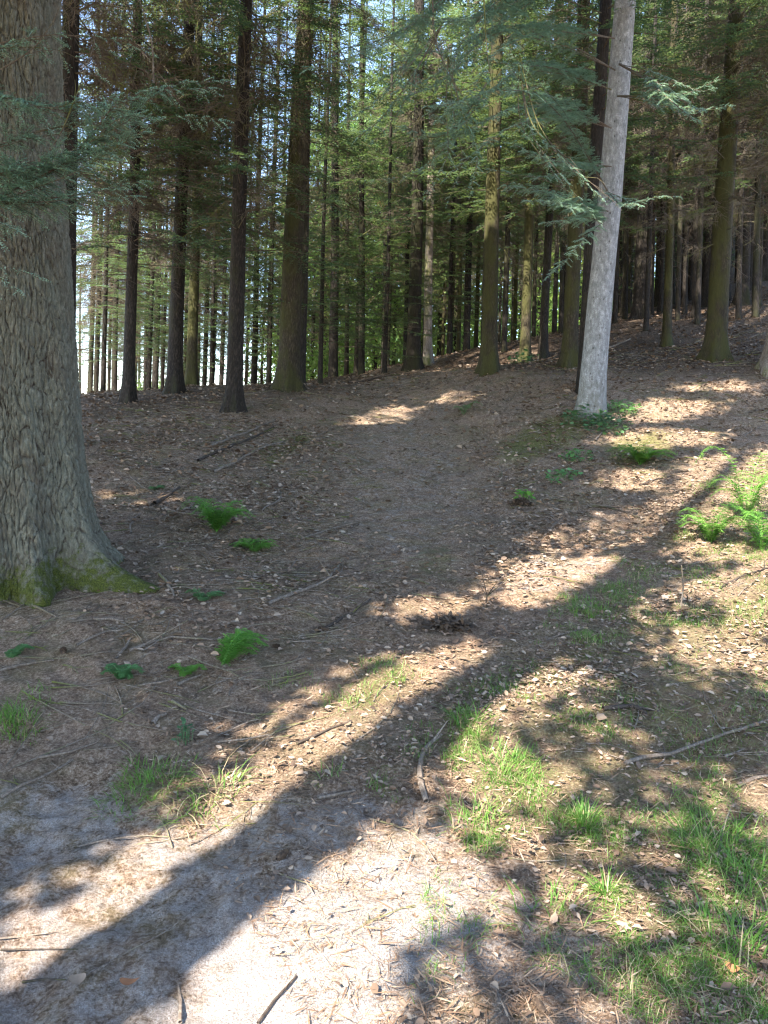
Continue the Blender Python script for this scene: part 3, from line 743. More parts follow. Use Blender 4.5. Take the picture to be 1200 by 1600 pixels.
for k, (pts, kw) in enumerate(BBG):
    rj = np.random.default_rng(500 + k)
    for e in range(2):
        j = np.array([(rj.normal(0, 22), rj.normal(6, 18), rj.normal(0, .1))] * len(pts)) * np.linspace(0, 1.2, len(pts))[:, None]
        near_bough(big, [at(a + q[0], b + q[1], c + q[2]) for (a, b, c), q in zip(pts, j)], 520 + 2 * k + e, **{'nl': .022, 'nw': .006, 'ns': .009, 'tw_sp': .045, 'r0': .004, **kw, 'fill': kw.get('fill', .9) * .7})
    near_bough(big, [at(a, b, c) for a, b, c in pts], 300 + k, nl=.022, nw=.0052, ns=.009, tw_sp=.04, r0=.007, **kw)
for k, pts in enumerate(([(-20, 300, 4.5), (40, 268, 4.5), (85, 225, 4.5), (115, 160, 4.5), (148, 68, 4.6)], [(-20, 120, 4.6), (40, 85, 4.6), (64, 62, 4.6)], [(240, 130, 4.7), (236, 60, 4.7), (215, -10, 4.7)])):
    bare_branch(big, [at(a, b, c) for a, b, c in pts], 360 + k, .006)
c = link('crown', CROWNS[3], big); c.scale = (1.1, 1.1, 1.0); c.location = (0, 0, 3)

# ------------------------------------------------------------------ broadleaved trees and far conifers beyond the crest
def leafy_mesh(name, seed, h, w, n, z0, leaf=.16, mat='leaf', clumps=60):
    rng = np.random.default_rng(seed); mb = MB()
    cen = []
    for k in range(clumps):
        u = rng.random() ** .8; z = z0 + (h - z0) * u
        rr = w * math.sqrt(max(.05, 1 - (2 * u - .85) ** 2 / 1.4)) * math.sqrt(rng.random()); a = rng.uniform(0, 6.28)
        cen.append((rr * math.cos(a), rr * math.sin(a), z))
        tube(mb, polyline([(0, 0, z * .75), (rr * math.cos(a) * .5, rr * math.sin(a) * .5, z * .9), cen[-1]], .5), [.03, .02, .012][:3] if False else .018, 3, 1, cap=False)
    cen = np.array(cen); q = rng.integers(0, clumps, n)
    P = cen[q] + rng.normal(0, 1, (n, 3)) * np.array((.42, .42, .26)) * (w / 2.2)
    blades(mb, P, rng.normal(0, 1, (n, 3)) + np.array((0, 0, -.2)), rng.uniform(.6, 1.2, n) * leaf, leaf * .62, N=nrm(rng.normal(0, 1, 3)))
    return mb.mesh(name, [M[mat], M['twig']])
LEAFY = [leafy_mesh('crown', 51, 9, 2.4, 9000, .3), leafy_mesh('crown', 52, 12, 2.8, 11000, 1.5), leafy_mesh('crown', 53, 5, 1.9, 6500, .1)]
G_B = 'leafy trees glowing beyond the crest'
def leafy(px, Y, k, s, label, group=None):
    X = at(px, 600, Y)[0]; b = (X, Y, float(base_h(X, Y)))
    r = empty('broadleaf_tree', b, label, 'tree', group)
    SEED[0] += 1
    link('trunk', trunk_mesh('trunk', .09, (9, 12, 5)[k] * .9, .3, M['bark'], SEED[0], sides=8), r)
    c = link('crown', LEAFY[k], r); c.rotation_euler = (0, 0, px * .37)
    r.scale = (s, s, s)
    return r
leafy(520, 27, 0, 1.0, 'light green leafy tree low behind the crest, left of the path top')
leafy(585, 30, 1, 1.0, 'broad light green tree behind the narrow trunks at the path top')
leafy(245, 34, 2, .9, 'small bright green bush glowing between dark trunks on the left')
for px, Y, k, s in ((640, 34, 1, 1.2), (705, 38, 0, 1.3), (760, 42, 1, 1.3), (830, 40, 0, 1.3), (900, 44, 1, 1.4), (965, 42, 1, 1.2), (1030, 46, 0, 1.5), (1090, 48, 1, 1.4), (470, 32, 2, 1.2), (555, 38, 1, 1.3), (1150, 50, 1, 1.4), (680, 48, 1, 1.6), (860, 52, 1, 1.6)):
    leafy(px, Y, k, s, 'light green leafy tree glimpsed through the trunks beyond the crest', G_B)
G_F = 'pale far conifers beyond the crest'
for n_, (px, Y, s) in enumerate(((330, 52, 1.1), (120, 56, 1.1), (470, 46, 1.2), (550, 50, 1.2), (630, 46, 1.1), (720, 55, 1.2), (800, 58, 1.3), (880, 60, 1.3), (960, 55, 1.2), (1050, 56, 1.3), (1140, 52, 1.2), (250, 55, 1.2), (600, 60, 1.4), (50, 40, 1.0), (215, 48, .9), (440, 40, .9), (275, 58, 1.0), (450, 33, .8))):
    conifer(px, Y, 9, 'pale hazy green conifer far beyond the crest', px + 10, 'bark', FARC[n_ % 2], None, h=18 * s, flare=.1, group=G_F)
# withered straw-coloured boughs beyond the crest
wt = empty('withered_conifer', (*at(606, 560, 24.5)[:2], float(base_h(at(606, 560, 24.5)[0], 24.5))), 'withered straw-coloured young conifer beyond the path crest', 'tree')
link('trunk', trunk_mesh('trunk', .07, 6.5, .2, M['bark'], 901, sides=8), wt)
link('crown', crown_mesh('crown', 61, 2.4, 6.6, 34, 1.3, [M['dead_fol'], M['twig']], .9, .4, .1, .025, .05), wt)

# ------------------------------------------------------------------ unseen trees; sprays and all trunks but the first added to shade the view
LIT = [  # sunlit parts of the ground (photo pixels) and how open the added shade sprays are above them
    ([(270, 1640), (285, 1530), (400, 1435), (470, 1375), (560, 1318), (650, 1300), (720, 1310), (780, 1370), (835, 1400), (790, 1435), (720, 1440), (660, 1475), (590, 1540), (530, 1640)], 1.0),
    ([(-60, 1500), (0, 1465), (110, 1400), (220, 1330), (300, 1290), (310, 1335), (230, 1400), (140, 1462), (0, 1530), (-60, 1560)], .66),
    ([(290, 1300), (375, 1205), (450, 1135), (535, 1088), (630, 1035), (740, 1000), (765, 1020), (700, 1062), (600, 1122), (520, 1182), (440, 1245), (330, 1322), (300, 1345)], .98),
    ([(610, 965), (640, 940), (740, 928), (745, 945), (680, 960)], .9), ([(780, 940), (800, 895), (850, 870), (920, 868), (990, 868), (935, 900), (880, 925), (830, 948)], 1.0),
    ([(850, 840), (1040, 785), (1050, 815), (940, 850), (870, 862)], .45), ([(690, 1200), (705, 1140), (740, 1090), (800, 1058), (865, 1042), (905, 1062), (890, 1095), (830, 1110), (770, 1150), (720, 1195)], 1.0),
    ([(690, 1300), (720, 1200), (820, 1120), (900, 1110), (960, 1200), (1000, 1290), (1050, 1360), (1090, 1440), (1060, 1500), (980, 1480), (900, 1400), (800, 1330)], .54),
    ([(1040, 960), (1070, 915), (1210, 870), (1250, 900), (1210, 1060), (1130, 1070), (1060, 1030)], .52),
    ([(930, 655), (1030, 620), (1120, 628), (1105, 645), (1000, 662)], .9), ([(940, 690), (1000, 668), (1130, 672), (1110, 695), (1000, 702)], .85), ([(1070, 612), (1080, 598), (1165, 596), (1165, 614)], .85),
    ([(950, 770), (970, 735), (1040, 735), (1030, 765)], .8), ([(1050, 790), (1080, 720), (1230, 690), (1230, 880), (1070, 880)], .62), ([(1075, 765), (1080, 745), (1115, 745), (1110, 768)], .8), ([(545, 665), (560, 650), (640, 632), (640, 645), (590, 662)], .6), ([(620, 630), (700, 612), (740, 612), (700, 630)], .55),
    ([(1000, 1600), (1010, 1560), (1040, 1560), (1075, 1640)], .8), ([(680, 1640), (700, 1500), (735, 1470), (745, 1560), (735, 1640)], .75), ([(560, 1560), (640, 1500), (640, 1640), (560, 1640)], .35), ([(820, 1470), (960, 1480), (940, 1640), (800, 1640)], .3),
    ([(1040, 1260), (1210, 1200), (1210, 1560), (1130, 1520), (1060, 1400)], .28), ([(180, 780), (190, 760), (240, 770), (230, 800)], .3), ([(380, 1130), (430, 1100), (470, 1110), (400, 1150)], .8)]
rng = np.random.default_rng(5)
SHX = np.arange(-10, 10, .085); SHY = np.arange(.3, 16.6, .085)
sx, sy = np.meshgrid(SHX, SHY); sx = (sx + rng.uniform(-.05, .05, sx.shape)).ravel(); sy = (sy + rng.uniform(-.05, .05, sy.shape)).ravel()
sz = base_h(sx, sy)
inside = np.abs(sx) < .53 * sy + .9
sx, sy, sz = sx[inside], sy[inside], sz[inside]
gpx, gpy = project(np.stack([sx, sy, sz], -1))
openness = mask(LIT, gpx, gpy)
dap = vnoise(sx * 2.3 + 7, sy * 1.9, 31) * .72 + vnoise(sx * 6, sy * 6, 33) * .28
keep = dap > (openness * 1.0 - .02 * (openness < .05)) * np.where(openness > .95, 1.2, .95) + np.where(openness > 0, .05, -.9)
deep = np.ones(len(sx), bool)
for ox, oy in ((.3, 0), (-.3, 0), (0, .3), (0, -.3), (.2, .2), (-.2, -.2)):
    deep &= mask(LIT, *project(np.stack([sx + ox, sy + oy, sz], -1))) < .02
deep = deep[keep]
G = np.stack([sx, sy, sz], -1)[keep]
# more sprays added to these trees to break the light on trunks behind
tx, tz = np.meshgrid(np.arange(-8, 9, .16), np.arange(1.6, 9.5, .16)); tx = tx.ravel() + rng.uniform(-.08, .08, tx.size); tz = tz.ravel() + rng.uniform(-.08, .08, tx.size)
kp = vnoise(tx * 2.2 + 9, tz * 1.0, 37) * .6 + vnoise(tx * 5, tz * 2.4, 38) * .4 < .50
kp &= ~((tx < 3.0) & (tz > 4.4)) & ~((tx > -3.2) & (tx < .9) & (tz > 3.4))
for fx, fy, fd in ((466, 270, 14.2), (462, 310, 14.2), (205, 620, 12.8), (300, 560, 15.9), (768, 365, 14.8), (770, 340, 14.8), (1140, 350, 14), (1140, 390, 14), (1045, 410, 16.8), (1050, 380, 16.8), (670, 400, 19.3), (666, 470, 19.3), (850, 540, 17.9), (825, 400, 16.8), (375, 130, 12.3), (385, 60, 12.3), (560, 180, 17), (590, 230, 18), (520, 160, 17), (630, 240, 18)):
    T_ = at(fx, fy, fd); T_ = T_ - SUN_D * ((T_[1] - 14.5) / SUN_D[1])
    kp &= np.hypot(tx - T_[0], tz - T_[2]) > .42
TV = np.stack([tx, np.full(len(tx), 14.5), tz], -1)[kp]
SHADE = [(-2.96, -.84, .265), (1.6, -2.6, .2), (-6.5, 2.0, .2), (5.4, 1.0, .2), (-1.5, -5.5, .24), (-6.9, 8.6, .2), (6.8, 6.6, .2)]  # first one inferred from its trunk shadow, the others added as shade casters
lab = ['straight conifer behind the viewer throwing the long trunk shadow over the sandy path', 'conifer added for shade behind the viewer to the right of the sandy path', 'conifer added for shade out of view left of the huge furrowed tree', 'conifer added for shade out of view right of the grassy bank', 'conifer added for shade furthest behind the viewer on the lower path', 'conifer added for shade out of view upslope of the huge furrowed tree', 'conifer added for shade out of view beside the bracken clump on the right']
MBs = [MB() for _ in SHADE]
reps = 5
for rep in range(reps):
    hgt = np.where(G[:, 1] < 7, rng.uniform(4.6, 8.0, len(G)), rng.uniform(6.6, 11.5, len(G)))
    P = G - SUN_D[None] * (hgt / -SUN_D[2])[:, None]
    near = np.argmin(np.stack([np.hypot(P[:, 0] - s[0], P[:, 1] - s[1]) for s in SHADE]), 0)
    ppx, ppy = project(P); el = np.where(P[:, 1] > .2, ppy, -999)
    okk = (el < -60)
    for k in range(len(SHADE)):
        s = (near == k) & okk
        if not s.any(): continue
        d = P[s] - np.array((SHADE[k][0], SHADE[k][1], 0)); d[:, 2] = 0
        n = len(d)
        D = nrm(nrm(d) + rng.normal(0, .7, (n, 3)) * np.array((1, 1, .35)))
        Lb = np.where(deep[s], 2.0, 1.0) * rng.uniform(.10, .16, n)
        blades(MBs[k], P[s] - D * (Lb * .5)[:, None], D, Lb, Lb * .56, N=nrm(np.array((-SUN_D[0] * .8, -SUN_D[1] * .8, 1.0))))
for rep in range(3):
    hgt = rng.uniform(3.6, 8.0, len(TV))
    P = TV - SUN_D[None] * (hgt / -SUN_D[2])[:, None]
    near = np.argmin(np.stack([np.hypot(P[:, 0] - s[0], P[:, 1] - s[1]) for s in SHADE]), 0)
    okk = project(P)[1] < -60
    for k in range(len(SHADE)):
        s = (near == k) & okk; n = int(s.sum())
        if not n: continue
        d = P[s] - np.array((SHADE[k][0], SHADE[k][1], 0)); d[:, 2] = 0
        D = nrm(nrm(d) + rng.normal(0, .7, (n, 3)) * np.array((1, 1, .35)))
        blades(MBs[k], P[s] - D * .15, D, .30, .17, N=nrm(np.array((-SUN_D[0], -SUN_D[1], 1.0))))
for k, (x, y, rr) in enumerate(SHADE):
    b = np.array((x, y, float(base_h(x, y))))
    r = empty('conifer_tree', b, lab[k], 'tree')
    link('trunk', trunk_mesh('trunk', rr, 16, .5, M['bark'], 700 + k), r)
    rg = np.random.default_rng(720 + k)
    Vc = np.vstack(MBs[k].v).reshape(-1, 4, 3)[:, 0]
    for q in rg.choice(len(Vc), min(36, len(Vc)), replace=False):        # boughs drawn out to the added shade sprays
        e = Vc[q]; s0 = np.array((x, y, max(b[2] + 3, e[2] - .25 * np.hypot(e[0] - x, e[1] - y))))
        pts = np.array([s0 + (e - s0) * q2 for q2 in np.linspace(0, 1, 24)]); gp = pts.copy()
        for _ in range(4):
            hz = base_h(gp[:, 0], gp[:, 1]); gp = pts + SUN_D * ((hz - pts[:, 2]) / SUN_D[2])[:, None]
        if mask(LIT, *project(gp)).max() > .3: continue
        tube(MBs[k], [s0, (s0 + e) / 2 + (0, 0, .15), e], [.022, .014, .006], 4, 1, cap=False)
    co = MBs[k].obj('crown', [M['fol'], M['twig']], r); co.location = -b  # crown of sprays placed along sun rays to shape the shade

# ------------------------------------------------------------------ stuff on the ground
def scatter(n, x0, x1, y0, y1, seed, bias=1.6):
    rng = np.random.default_rng(seed)
    y = y0 + (y1 - y0) * rng.random(n) ** bias
    half = (x1 - x0) / 2
    x = (x0 + x1) / 2 + (rng.random(n) * 2 - 1) * np.minimum(half, .62 * y + .4)
    return x, y, rng
def flat_dirs(n, rng, slope=.15):
    a = rng.uniform(0, 6.283, n)
    return np.stack([np.cos(a), np.sin(a), rng.normal(.05, slope, n)], -1)
BIGHIT = lambda x, y: np.hypot(x - bb[0], y - bb[1]) < .5
# fallen needles and twig bits
x, y, rg = scatter(330000, -9, 12, 1.7, 18, 61, 1.9)
z = H(x, y); px_, py_ = project(np.stack([x, y, z], -1))
sandy = mask(SAND, px_ + rg.normal(0, 25, len(x)), py_ + rg.normal(0, 25, len(x)))
k = (rg.random(len(x)) > sandy * .55) & (fbm(x * 2.2, y * 2.2, 71) + rg.normal(0, .2, len(x)) > .33) & ~BIGHIT(x, y)
x, y, z = x[k], y[k], z[k]; n = len(x)
mb = MB(); D = flat_dirs(n, rg, .12)
big_ = rg.random(n) ** 9
blades(mb, np.stack([x, y, z + .004 + .006 * rg.random(n)], -1), D, .022 + .085 * big_, (.0022 + .0045 * big_) * (1 + np.clip((y - 4) / 6, 0, 1.2)), N=nrm(rg.normal(0, .3, (n, 3)) + (0, 0, 1)))
o = mb.obj('needle_litter', [M['needle']]); o['kind'] = 'stuff'; o['label'] = 'brown fallen needles and twig bits strewn over the ground'; o['category'] = 'litter'
# dead leaves
DENSE = [([(215, 940), (270, 905), (440, 880), (470, 960), (360, 990), (220, 990)], 1.0), ([(860, 1000), (1000, 930), (1210, 960), (1210, 1200), (1000, 1220), (880, 1130)], .95), ([(850, 800), (1080, 740), (1100, 840), (900, 870), (760, 930), (740, 860)], .9),
         ([(190, 780), (330, 760), (560, 720), (560, 840), (260, 850)], .45), ([(560, 1180), (640, 1080), (830, 1000), (880, 1060), (700, 1200)], .7), ([(140, 680), (520, 640), (560, 740), (220, 770)], .45), ([(760, 690), (880, 660), (900, 760), (760, 800)], .7),
         ([(1060, 1210), (1210, 1180), (1210, 1400), (1130, 1400)], .6), ([(400, 1150), (640, 1120), (660, 1280), (440, 1300)], .45)]
x, y, rg = scatter(420000, -11, 14, 1.8, 24, 62, 1.6)
z = H(x, y); px_, py_ = project(np.stack([x, y, z], -1))
jx = (fbm(x * 1.5, y * 1.5, 86) - .5) * 120 + rg.normal(0, 20, len(x)); den = mask(DENSE, px_ + jx, py_ + jx * .5); jx = (fbm(x * 1.5, y * 1.5, 85) - .5) * 160 + rg.normal(0, 18, len(x)); PATHP = in_poly(px_ + jx, py_ + jx * .4, [(540, 640), (640, 612), (720, 612), (730, 700), (740, 800), (700, 900), (560, 910), (500, 820), (530, 720)]); sandy = mask(SAND, px_, py_)
pr = (.22 + .25 * np.clip((y - 4) / 6, 0, 1)) + .75 * den * np.clip(vnoise(x * 3, y * 3, 81) * 1.8 - .25, 0, 1.2); pr = pr * (1 - .95 * np.minimum(1, sandy * 1.5)) * (.35 + 1.1 * vnoise(x * 1.7, y * 1.7, 83))
k = (rg.random(len(x)) < pr * np.where(PATHP, .4, 1)) & ~BIGHIT(x, y)
x, y, z, den = x[k], y[k], z[k], den[k]; n = len(x)
pale = rg.random(n) < .08 + .30 * den
for sel, nm, lb, mt in ((~pale, 'leaf_litter', 'brown curled dead leaves scattered over the forest floor', 'litter'), (pale, 'leaf_litter', 'pale tan dead beech leaves lying in drifts', 'pale_leaf')):
    m_ = sel.sum(); mb = MB(); L = (.008 + .046 * rg.random(m_) ** 2.6) * (.72 + .28 * np.clip((y[sel] - 3) / 3, 0, 1)) * np.where(rg.random(m_) < .06, 1.5, 1) * (1 + .5 * np.clip((y[sel] - 4) / 8, 0, 1.6)); W = L * rg.uniform(.5, .75, m_)
    P = np.stack([x[sel], y[sel], z[sel] + .006 + .012 * rg.random(m_)], -1); D = flat_dirs(m_, rg, .22); N = nrm(rg.normal(0, .33, (m_, 3)) + (0, 0, 1)); S = nrm(np.cross(D, N)); D = nrm(D); U = np.cross(S, D)
    cu = rg.uniform(-.15, .35, m_)[:, None]
    l = L[:, None]; w = W[:, None]
    pts = [P, P + D * l * .3 + S * w * .45 + U * cu * w, P + D * l * .68 + S * w * .42 + U * cu * w, P + D * l, P + D * l * .68 - S * w * .42 + U * cu * w, P + D * l * .3 - S * w * .45 + U * cu * w]
    V = np.stack(pts, 1).reshape(-1, 3); b0 = (np.arange(m_) * 6)[:, None]
    mb.add(V, np.vstack([b0 + [0, 1, 2, 3], b0 + [0, 3, 4, 5]]))
    o = mb.obj(nm, [M[mt]]); o['kind'] = 'stuff'; o['label'] = lb; o['category'] = 'leaves'
# fine twigs, too many to count
TWIGGY = [([(130, 640), (560, 600), (560, 760), (500, 900), (260, 900), (160, 780)], 1.0), ([(0, 950), (440, 880), (560, 900), (420, 1080), (0, 1220)], .8), ([(740, 700), (1210, 600), (1210, 1000), (900, 900), (760, 820)], .45), ([(880, 1050), (1210, 980), (1210, 1300), (1000, 1240)], .8), ([(560, 580), (1200, 480), (1200, 620), (600, 640)], .6)]
x, y, rg = scatter(9000, -8, 9, 2.2, 17, 65, 1.1)
z = H(x, y); px_, py_ = project(np.stack([x, y, z], -1))
k = (rg.random(len(x)) < .04 + .34 * mask(TWIGGY, px_, py_)) & ~BIGHIT(x, y)
mb = MB()
for X0, Y0 in zip(x[k], y[k]):
    a = rg.normal(.35, .7); L = rg.uniform(.08, .5) * (1 + .06 * Y0); n_ = 5; q = np.linspace(0, 1, n_); cu = rg.normal(0, .35)
    xx = X0 + np.cos(a + cu * q) * L * q; yy = Y0 + np.sin(a + cu * q) * L * q * .9; zz = H(xx, yy); r0 = rg.uniform(.0018, .0045) * (1 + .07 * Y0)
    zz[1:-1] = np.maximum(zz[1:-1], (zz[:-2] + zz[2:]) / 2)
    tube(mb, np.stack([xx, yy, zz + r0 * .8], -1), np.linspace(r0, r0 * .5, n_), 4)
    if rg.random() < .4:
        d = a + rg.choice([-1, 1]) * .7; i_ = rg.integers(1, 4); l2 = L * .35
        e = np.array((xx[i_] + np.cos(d) * l2, yy[i_] + np.sin(d) * l2)); tube(mb, [(xx[i_], yy[i_], zz[i_] + r0), (*e, float(H(*e)) + r0 * 2)], [r0 * .6, r0 * .3], 4)
o = mb.obj('twig_litter', [M['stick']]); o['kind'] = 'stuff'; o['label'] = 'thin fallen twigs strewn over the forest floor'; o['category'] = 'twigs'
# grass and moss blades on the right bank
GRASS = [([(690, 1190), (720, 1110), (800, 1065), (840, 1070), (820, 1110), (760, 1160), (710, 1210)], 1.0), ([(720, 1330), (740, 1260), (800, 1170), (840, 1180), (860, 1240), (820, 1310), (770, 1350)], 1.0), ([(790, 1330), (900, 1240), (1000, 1320), (1080, 1430), (1160, 1540), (1060, 1560), (960, 1500), (860, 1420)], .62),
         ([(840, 1130), (880, 1080), (960, 1150), (980, 1230), (900, 1240)], .6), ([(1040, 1420), (1060, 1260), (1120, 1200), (1210, 1240), (1230, 1620), (1150, 1600), (1080, 1520)], .95), ([(830, 1010), (870, 930), (960, 870), (1050, 890), (1050, 970), (940, 1010)], 1.0), ([(1030, 1000), (1060, 900), (1210, 860), (1210, 960), (1100, 1010)], .7),
         ([(690, 1080), (860, 1030), (1210, 900), (1210, 1620), (1080, 1600), (900, 1450), (700, 1250)], .20), ([(560, 1240), (640, 1130), (700, 1130), (640, 1260)], .14), ([(470, 1100), (540, 1040), (660, 1010), (680, 1050), (560, 1100)], .35), ([(950, 760), (960, 680), (1060, 690), (1060, 740)], .25), ([(1040, 890), (1070, 760), (1210, 730), (1210, 900)], 1.0), ([(400, 1080), (440, 1050), (620, 1050), (560, 1130)], .2), ([(780, 730), (830, 660), (920, 650), (900, 700)], .2), ([(640, 1640), (660, 1380), (720, 1330), (800, 1400), (760, 1480)], .08), ([(820, 1500), (900, 1430), (1060, 1560), (1040, 1620)], .2)]
x, y, rg = scatter(480000, -4, 7, 1.8, 10.5, 63, 1.5)
z = H(x, y); px_, py_ = project(np.stack([x, y, z], -1))
den = mask(GRASS, px_, py_)
cl = np.clip(vnoise(x * 4.5, y * 4.5, 91) * 1.9 + vnoise(x * 13, y * 13, 92) * 1.0 - 1.1, 0, 1.2)
k = rg.random(len(x)) < den * cl * 1.2
x, y, z, cl = x[k], y[k], z[k], cl[k]; n = len(x)
a = rg.uniform(0, 6.283, n); lean = rg.uniform(.15, .9, n)
mb = MB(); dry = rg.random(n) < .2
for sel, mt in ((~dry, 0), (dry, 1)):
    m_ = sel.sum()
    strips(mb, np.stack([x, y, z - .005], -1)[sel], np.stack([np.cos(a) * lean, np.sin(a) * lean, np.ones(n)], -1)[sel], (rg.uniform(.022, .105, n) * (.45 + .55 * cl))[sel], rg.uniform(.0017, .0037, m_), rg.uniform(.2, 1.7, m_), 3, mt)
o = mb.obj('grass', [M['grass'], M['dry_grass']]); o['kind'] = 'stuff'; o['label'] = 'short green grass growing in patches over the right bank'; o['category'] = 'grass'

# ------------------------------------------------------------------ small plants, each a thing
def grass_tuft(px, py, n, L, spread, seed, label, group=None, dry=.1, bend=.5, name='grass_tuft'):
    rg = np.random.default_rng(seed); g = ground(px, py); mb = MB()
    xy = np.clip(rg.normal(0, 1, (n, 2)), -1.5, 1.5) * spread * .9; P = np.stack([g[0] + xy[:, 0], g[1] + xy[:, 1], np.zeros(n)], -1); P[:, 2] = H(P[:, 0], P[:, 1]) - .01
    d = np.stack([xy[:, 0] / spread * .35 + rg.normal(0, .35, n), xy[:, 1] / spread * .35 + rg.normal(0, .35, n), np.ones(n)], -1)
    dr = rg.random(n) < dry
    for sel, mt in ((~dr, 0), (dr, 1)):
        m_ = sel.sum()
        if m_: strips(mb, P[sel] - g, d[sel], L * rg.uniform(.45, 1.15, m_), rg.uniform(.0028, .0055, m_), bend * rg.uniform(.4, 1.5, m_), 4, mt)
    o = mb.obj(name, [M['grass'], M['dry_grass']]); o.location = g
    return tag(o, label, 'grass', group)
grass_tuft(30, 1140, 190, .13, .075, 1, 'dense dark grass tuft at the left edge below the big tree')
grass_tuft(10, 1120, 70, .10, .05, 2, 'small grass tuft touching the left edge of the picture')
grass_tuft(60, 1092, 60, .08, .05, 3, 'little dull grass tuft above the tuft at the left edge')
grass_tuft(240, 1222, 330, .10, .11, 4, 'broad dark green grass patch above the sandy foreground on the left')
grass_tuft(195, 1262, 90, .08, .075, 5, 'sparse low grass left of the broad grass patch')
grass_tuft(345, 1240, 60, .22, .06, 6, 'long arching grass blades at the edge of the trunk shadow', dry=.2, bend=.8)
grass_tuft(300, 1272, 60, .15, .07, 7, 'long pale grass blades just below the broad grass patch', dry=.4, bend=.9)
grass_tuft(520, 1215, 24, .10, .04, 8, 'few upright grass blades in the trunk shadow')
grass_tuft(735, 1140, 110, .15, .07, 9, 'sunlit grass tuft leaning over a curved stick')
grass_tuft(790, 1210, 120, .17, .07, 10, 'tall sunlit grass tuft in the middle of the right bank')
grass_tuft(745, 1290, 150, .13, .075, 11, 'brightest green grass tuft at the edge of the sandy ground')
grass_tuft(910, 1290, 170, .15, .03, 12, 'slim upright grass tuft among dry leaves on the right bank', bend=.3)
grass_tuft(1120, 1330, 340, .16, .11, 13, 'thick dark grass clump near the right edge')
grass_tuft(1180, 1400, 200, .18, .1, 14, 'long grass clump cut by the right edge')
grass_tuft(1150, 1500, 170, .2, .09, 15, 'tall glossy grass clump in the bottom right corner')
grass_tuft(870, 1430, 130, .10, .1, 16, 'low dark grass at the tip of the sandy patch')
grass_tuft(945, 1400, 100, .15, .014, 17, 'single upright spike of grass on the right bank')
grass_tuft(925, 955, 320, .10, .12, 18, 'dark grass patch in shade beside the sunlit sand', bend=.4)

def fern(px, py, nf, L, seed, label, mat='fern', w=.32, up=.8, group=None, name='fern', aim=None, sp=np.pi):
    rg = np.random.default_rng(seed); g = ground(px, py); mb = MB()
    for k in range(nf):
        a = (k * 2.4 + rg.normal(0, .3)) if aim is None else aim + rg.uniform(-sp, sp); l = L * rg.uniform(.7, 1.15); o2 = np.array((math.cos(a), math.sin(a), 0)); u = up * 1.3 * rg.uniform(.7, 1.25)
        C = polyline([(0, 0, 0), o2 * l * .3 + (0, 0, l * .45 * u), o2 * l * .7 + (0, 0, l * .6 * u), o2 * l + (0, 0, l * .45 * u)], l / 16)
        tube(mb, C, np.linspace(.003, .001, len(C)), 4, 1, cap=False)
        T = nrm(np.gradient(C, axis=0)); S = nrm(np.cross(T, (0, 0, 1.0)))
        for i_ in range(2, len(C)):
            f_ = i_ / len(C); ll = l * w * 1.15 * (1 - f_) ** .7 * min(1, f_ * 3.5) + .008
            for s in (-1, 1):
                d = nrm(S[i_] * s + T[i_] * .35 + rg.normal(0, .2, 3)); m_ = 6
                q = np.linspace(.08, 1, m_)
                base = C[i_] + d * (ll * q)[:, None] - np.array((0, 0, 1)) * (ll * .15 * q ** 2)[:, None]
                for s2 in (-1, 1):
                    blades(mb, base, d * .6 + np.cross(d, (0, 0, 1.0)) * s2 * .8 + rg.normal(0, .1, (m_, 3)), ll * .38 * (1.1 - q) + .006, ll * .12 + .003)
    o = mb.obj(name, [M[mat], M[mat]]); o.location = g - np.array((0, 0, .01))
    return tag(o, label, 'fern', group)
fern(338, 832, 20, .30, 1, 'bright green fern clump on the bare slope left of the path', up=1.0)
fern(398, 862, 11, .19, 2, 'small flat fern below the bright fern clump', up=.5)
fern(345, 1040, 8, .26, 3, 'bright sunlit fern frond lying beside the pale leaf drift', aim=.75, sp=.6, up=.7)
fern(292, 1056, 4, .12, 4, 'tiny bright fern beside a broken stick', up=.6)
fern(190, 1062, 6, .12, 5, 'faint bluish seedling fern below the big tree', mat='herb', up=.9)
fern(318, 938, 5, .14, 6, 'dim low fern just right of the mossy root', mat='herb', up=.6)
fern(724, 648, 5, .28, 7, 'small bluish plant beside the top of the path', mat='herb', up=.8)
fern(1000, 727, 18, .36, 8, 'light green fern growing in sun patches right of the silver fir', mat='fern', up=.7)
fern(240, 765, 4, .15, 9, 'faint green sprig on the slope right of the big trunk', mat='herb', up=.4)
fern(1110, 850, 10, .34, 10, 'leafy bracken clump at the right edge behind the upright stick', mat='fern', up=1.0)
fern(1165, 815, 10, .5, 11, 'tall bracken arching in from the right edge', mat='fern', up=1.3, w=.25)
fern(1190, 860, 9, .36, 12, 'bracken clump cut by the right edge under tall bracken', mat='fern', up=1.0)
fern(20, 1028, 4, .1, 13, 'bluish sprig at the left edge below the big tree', mat='herb', up=.7)

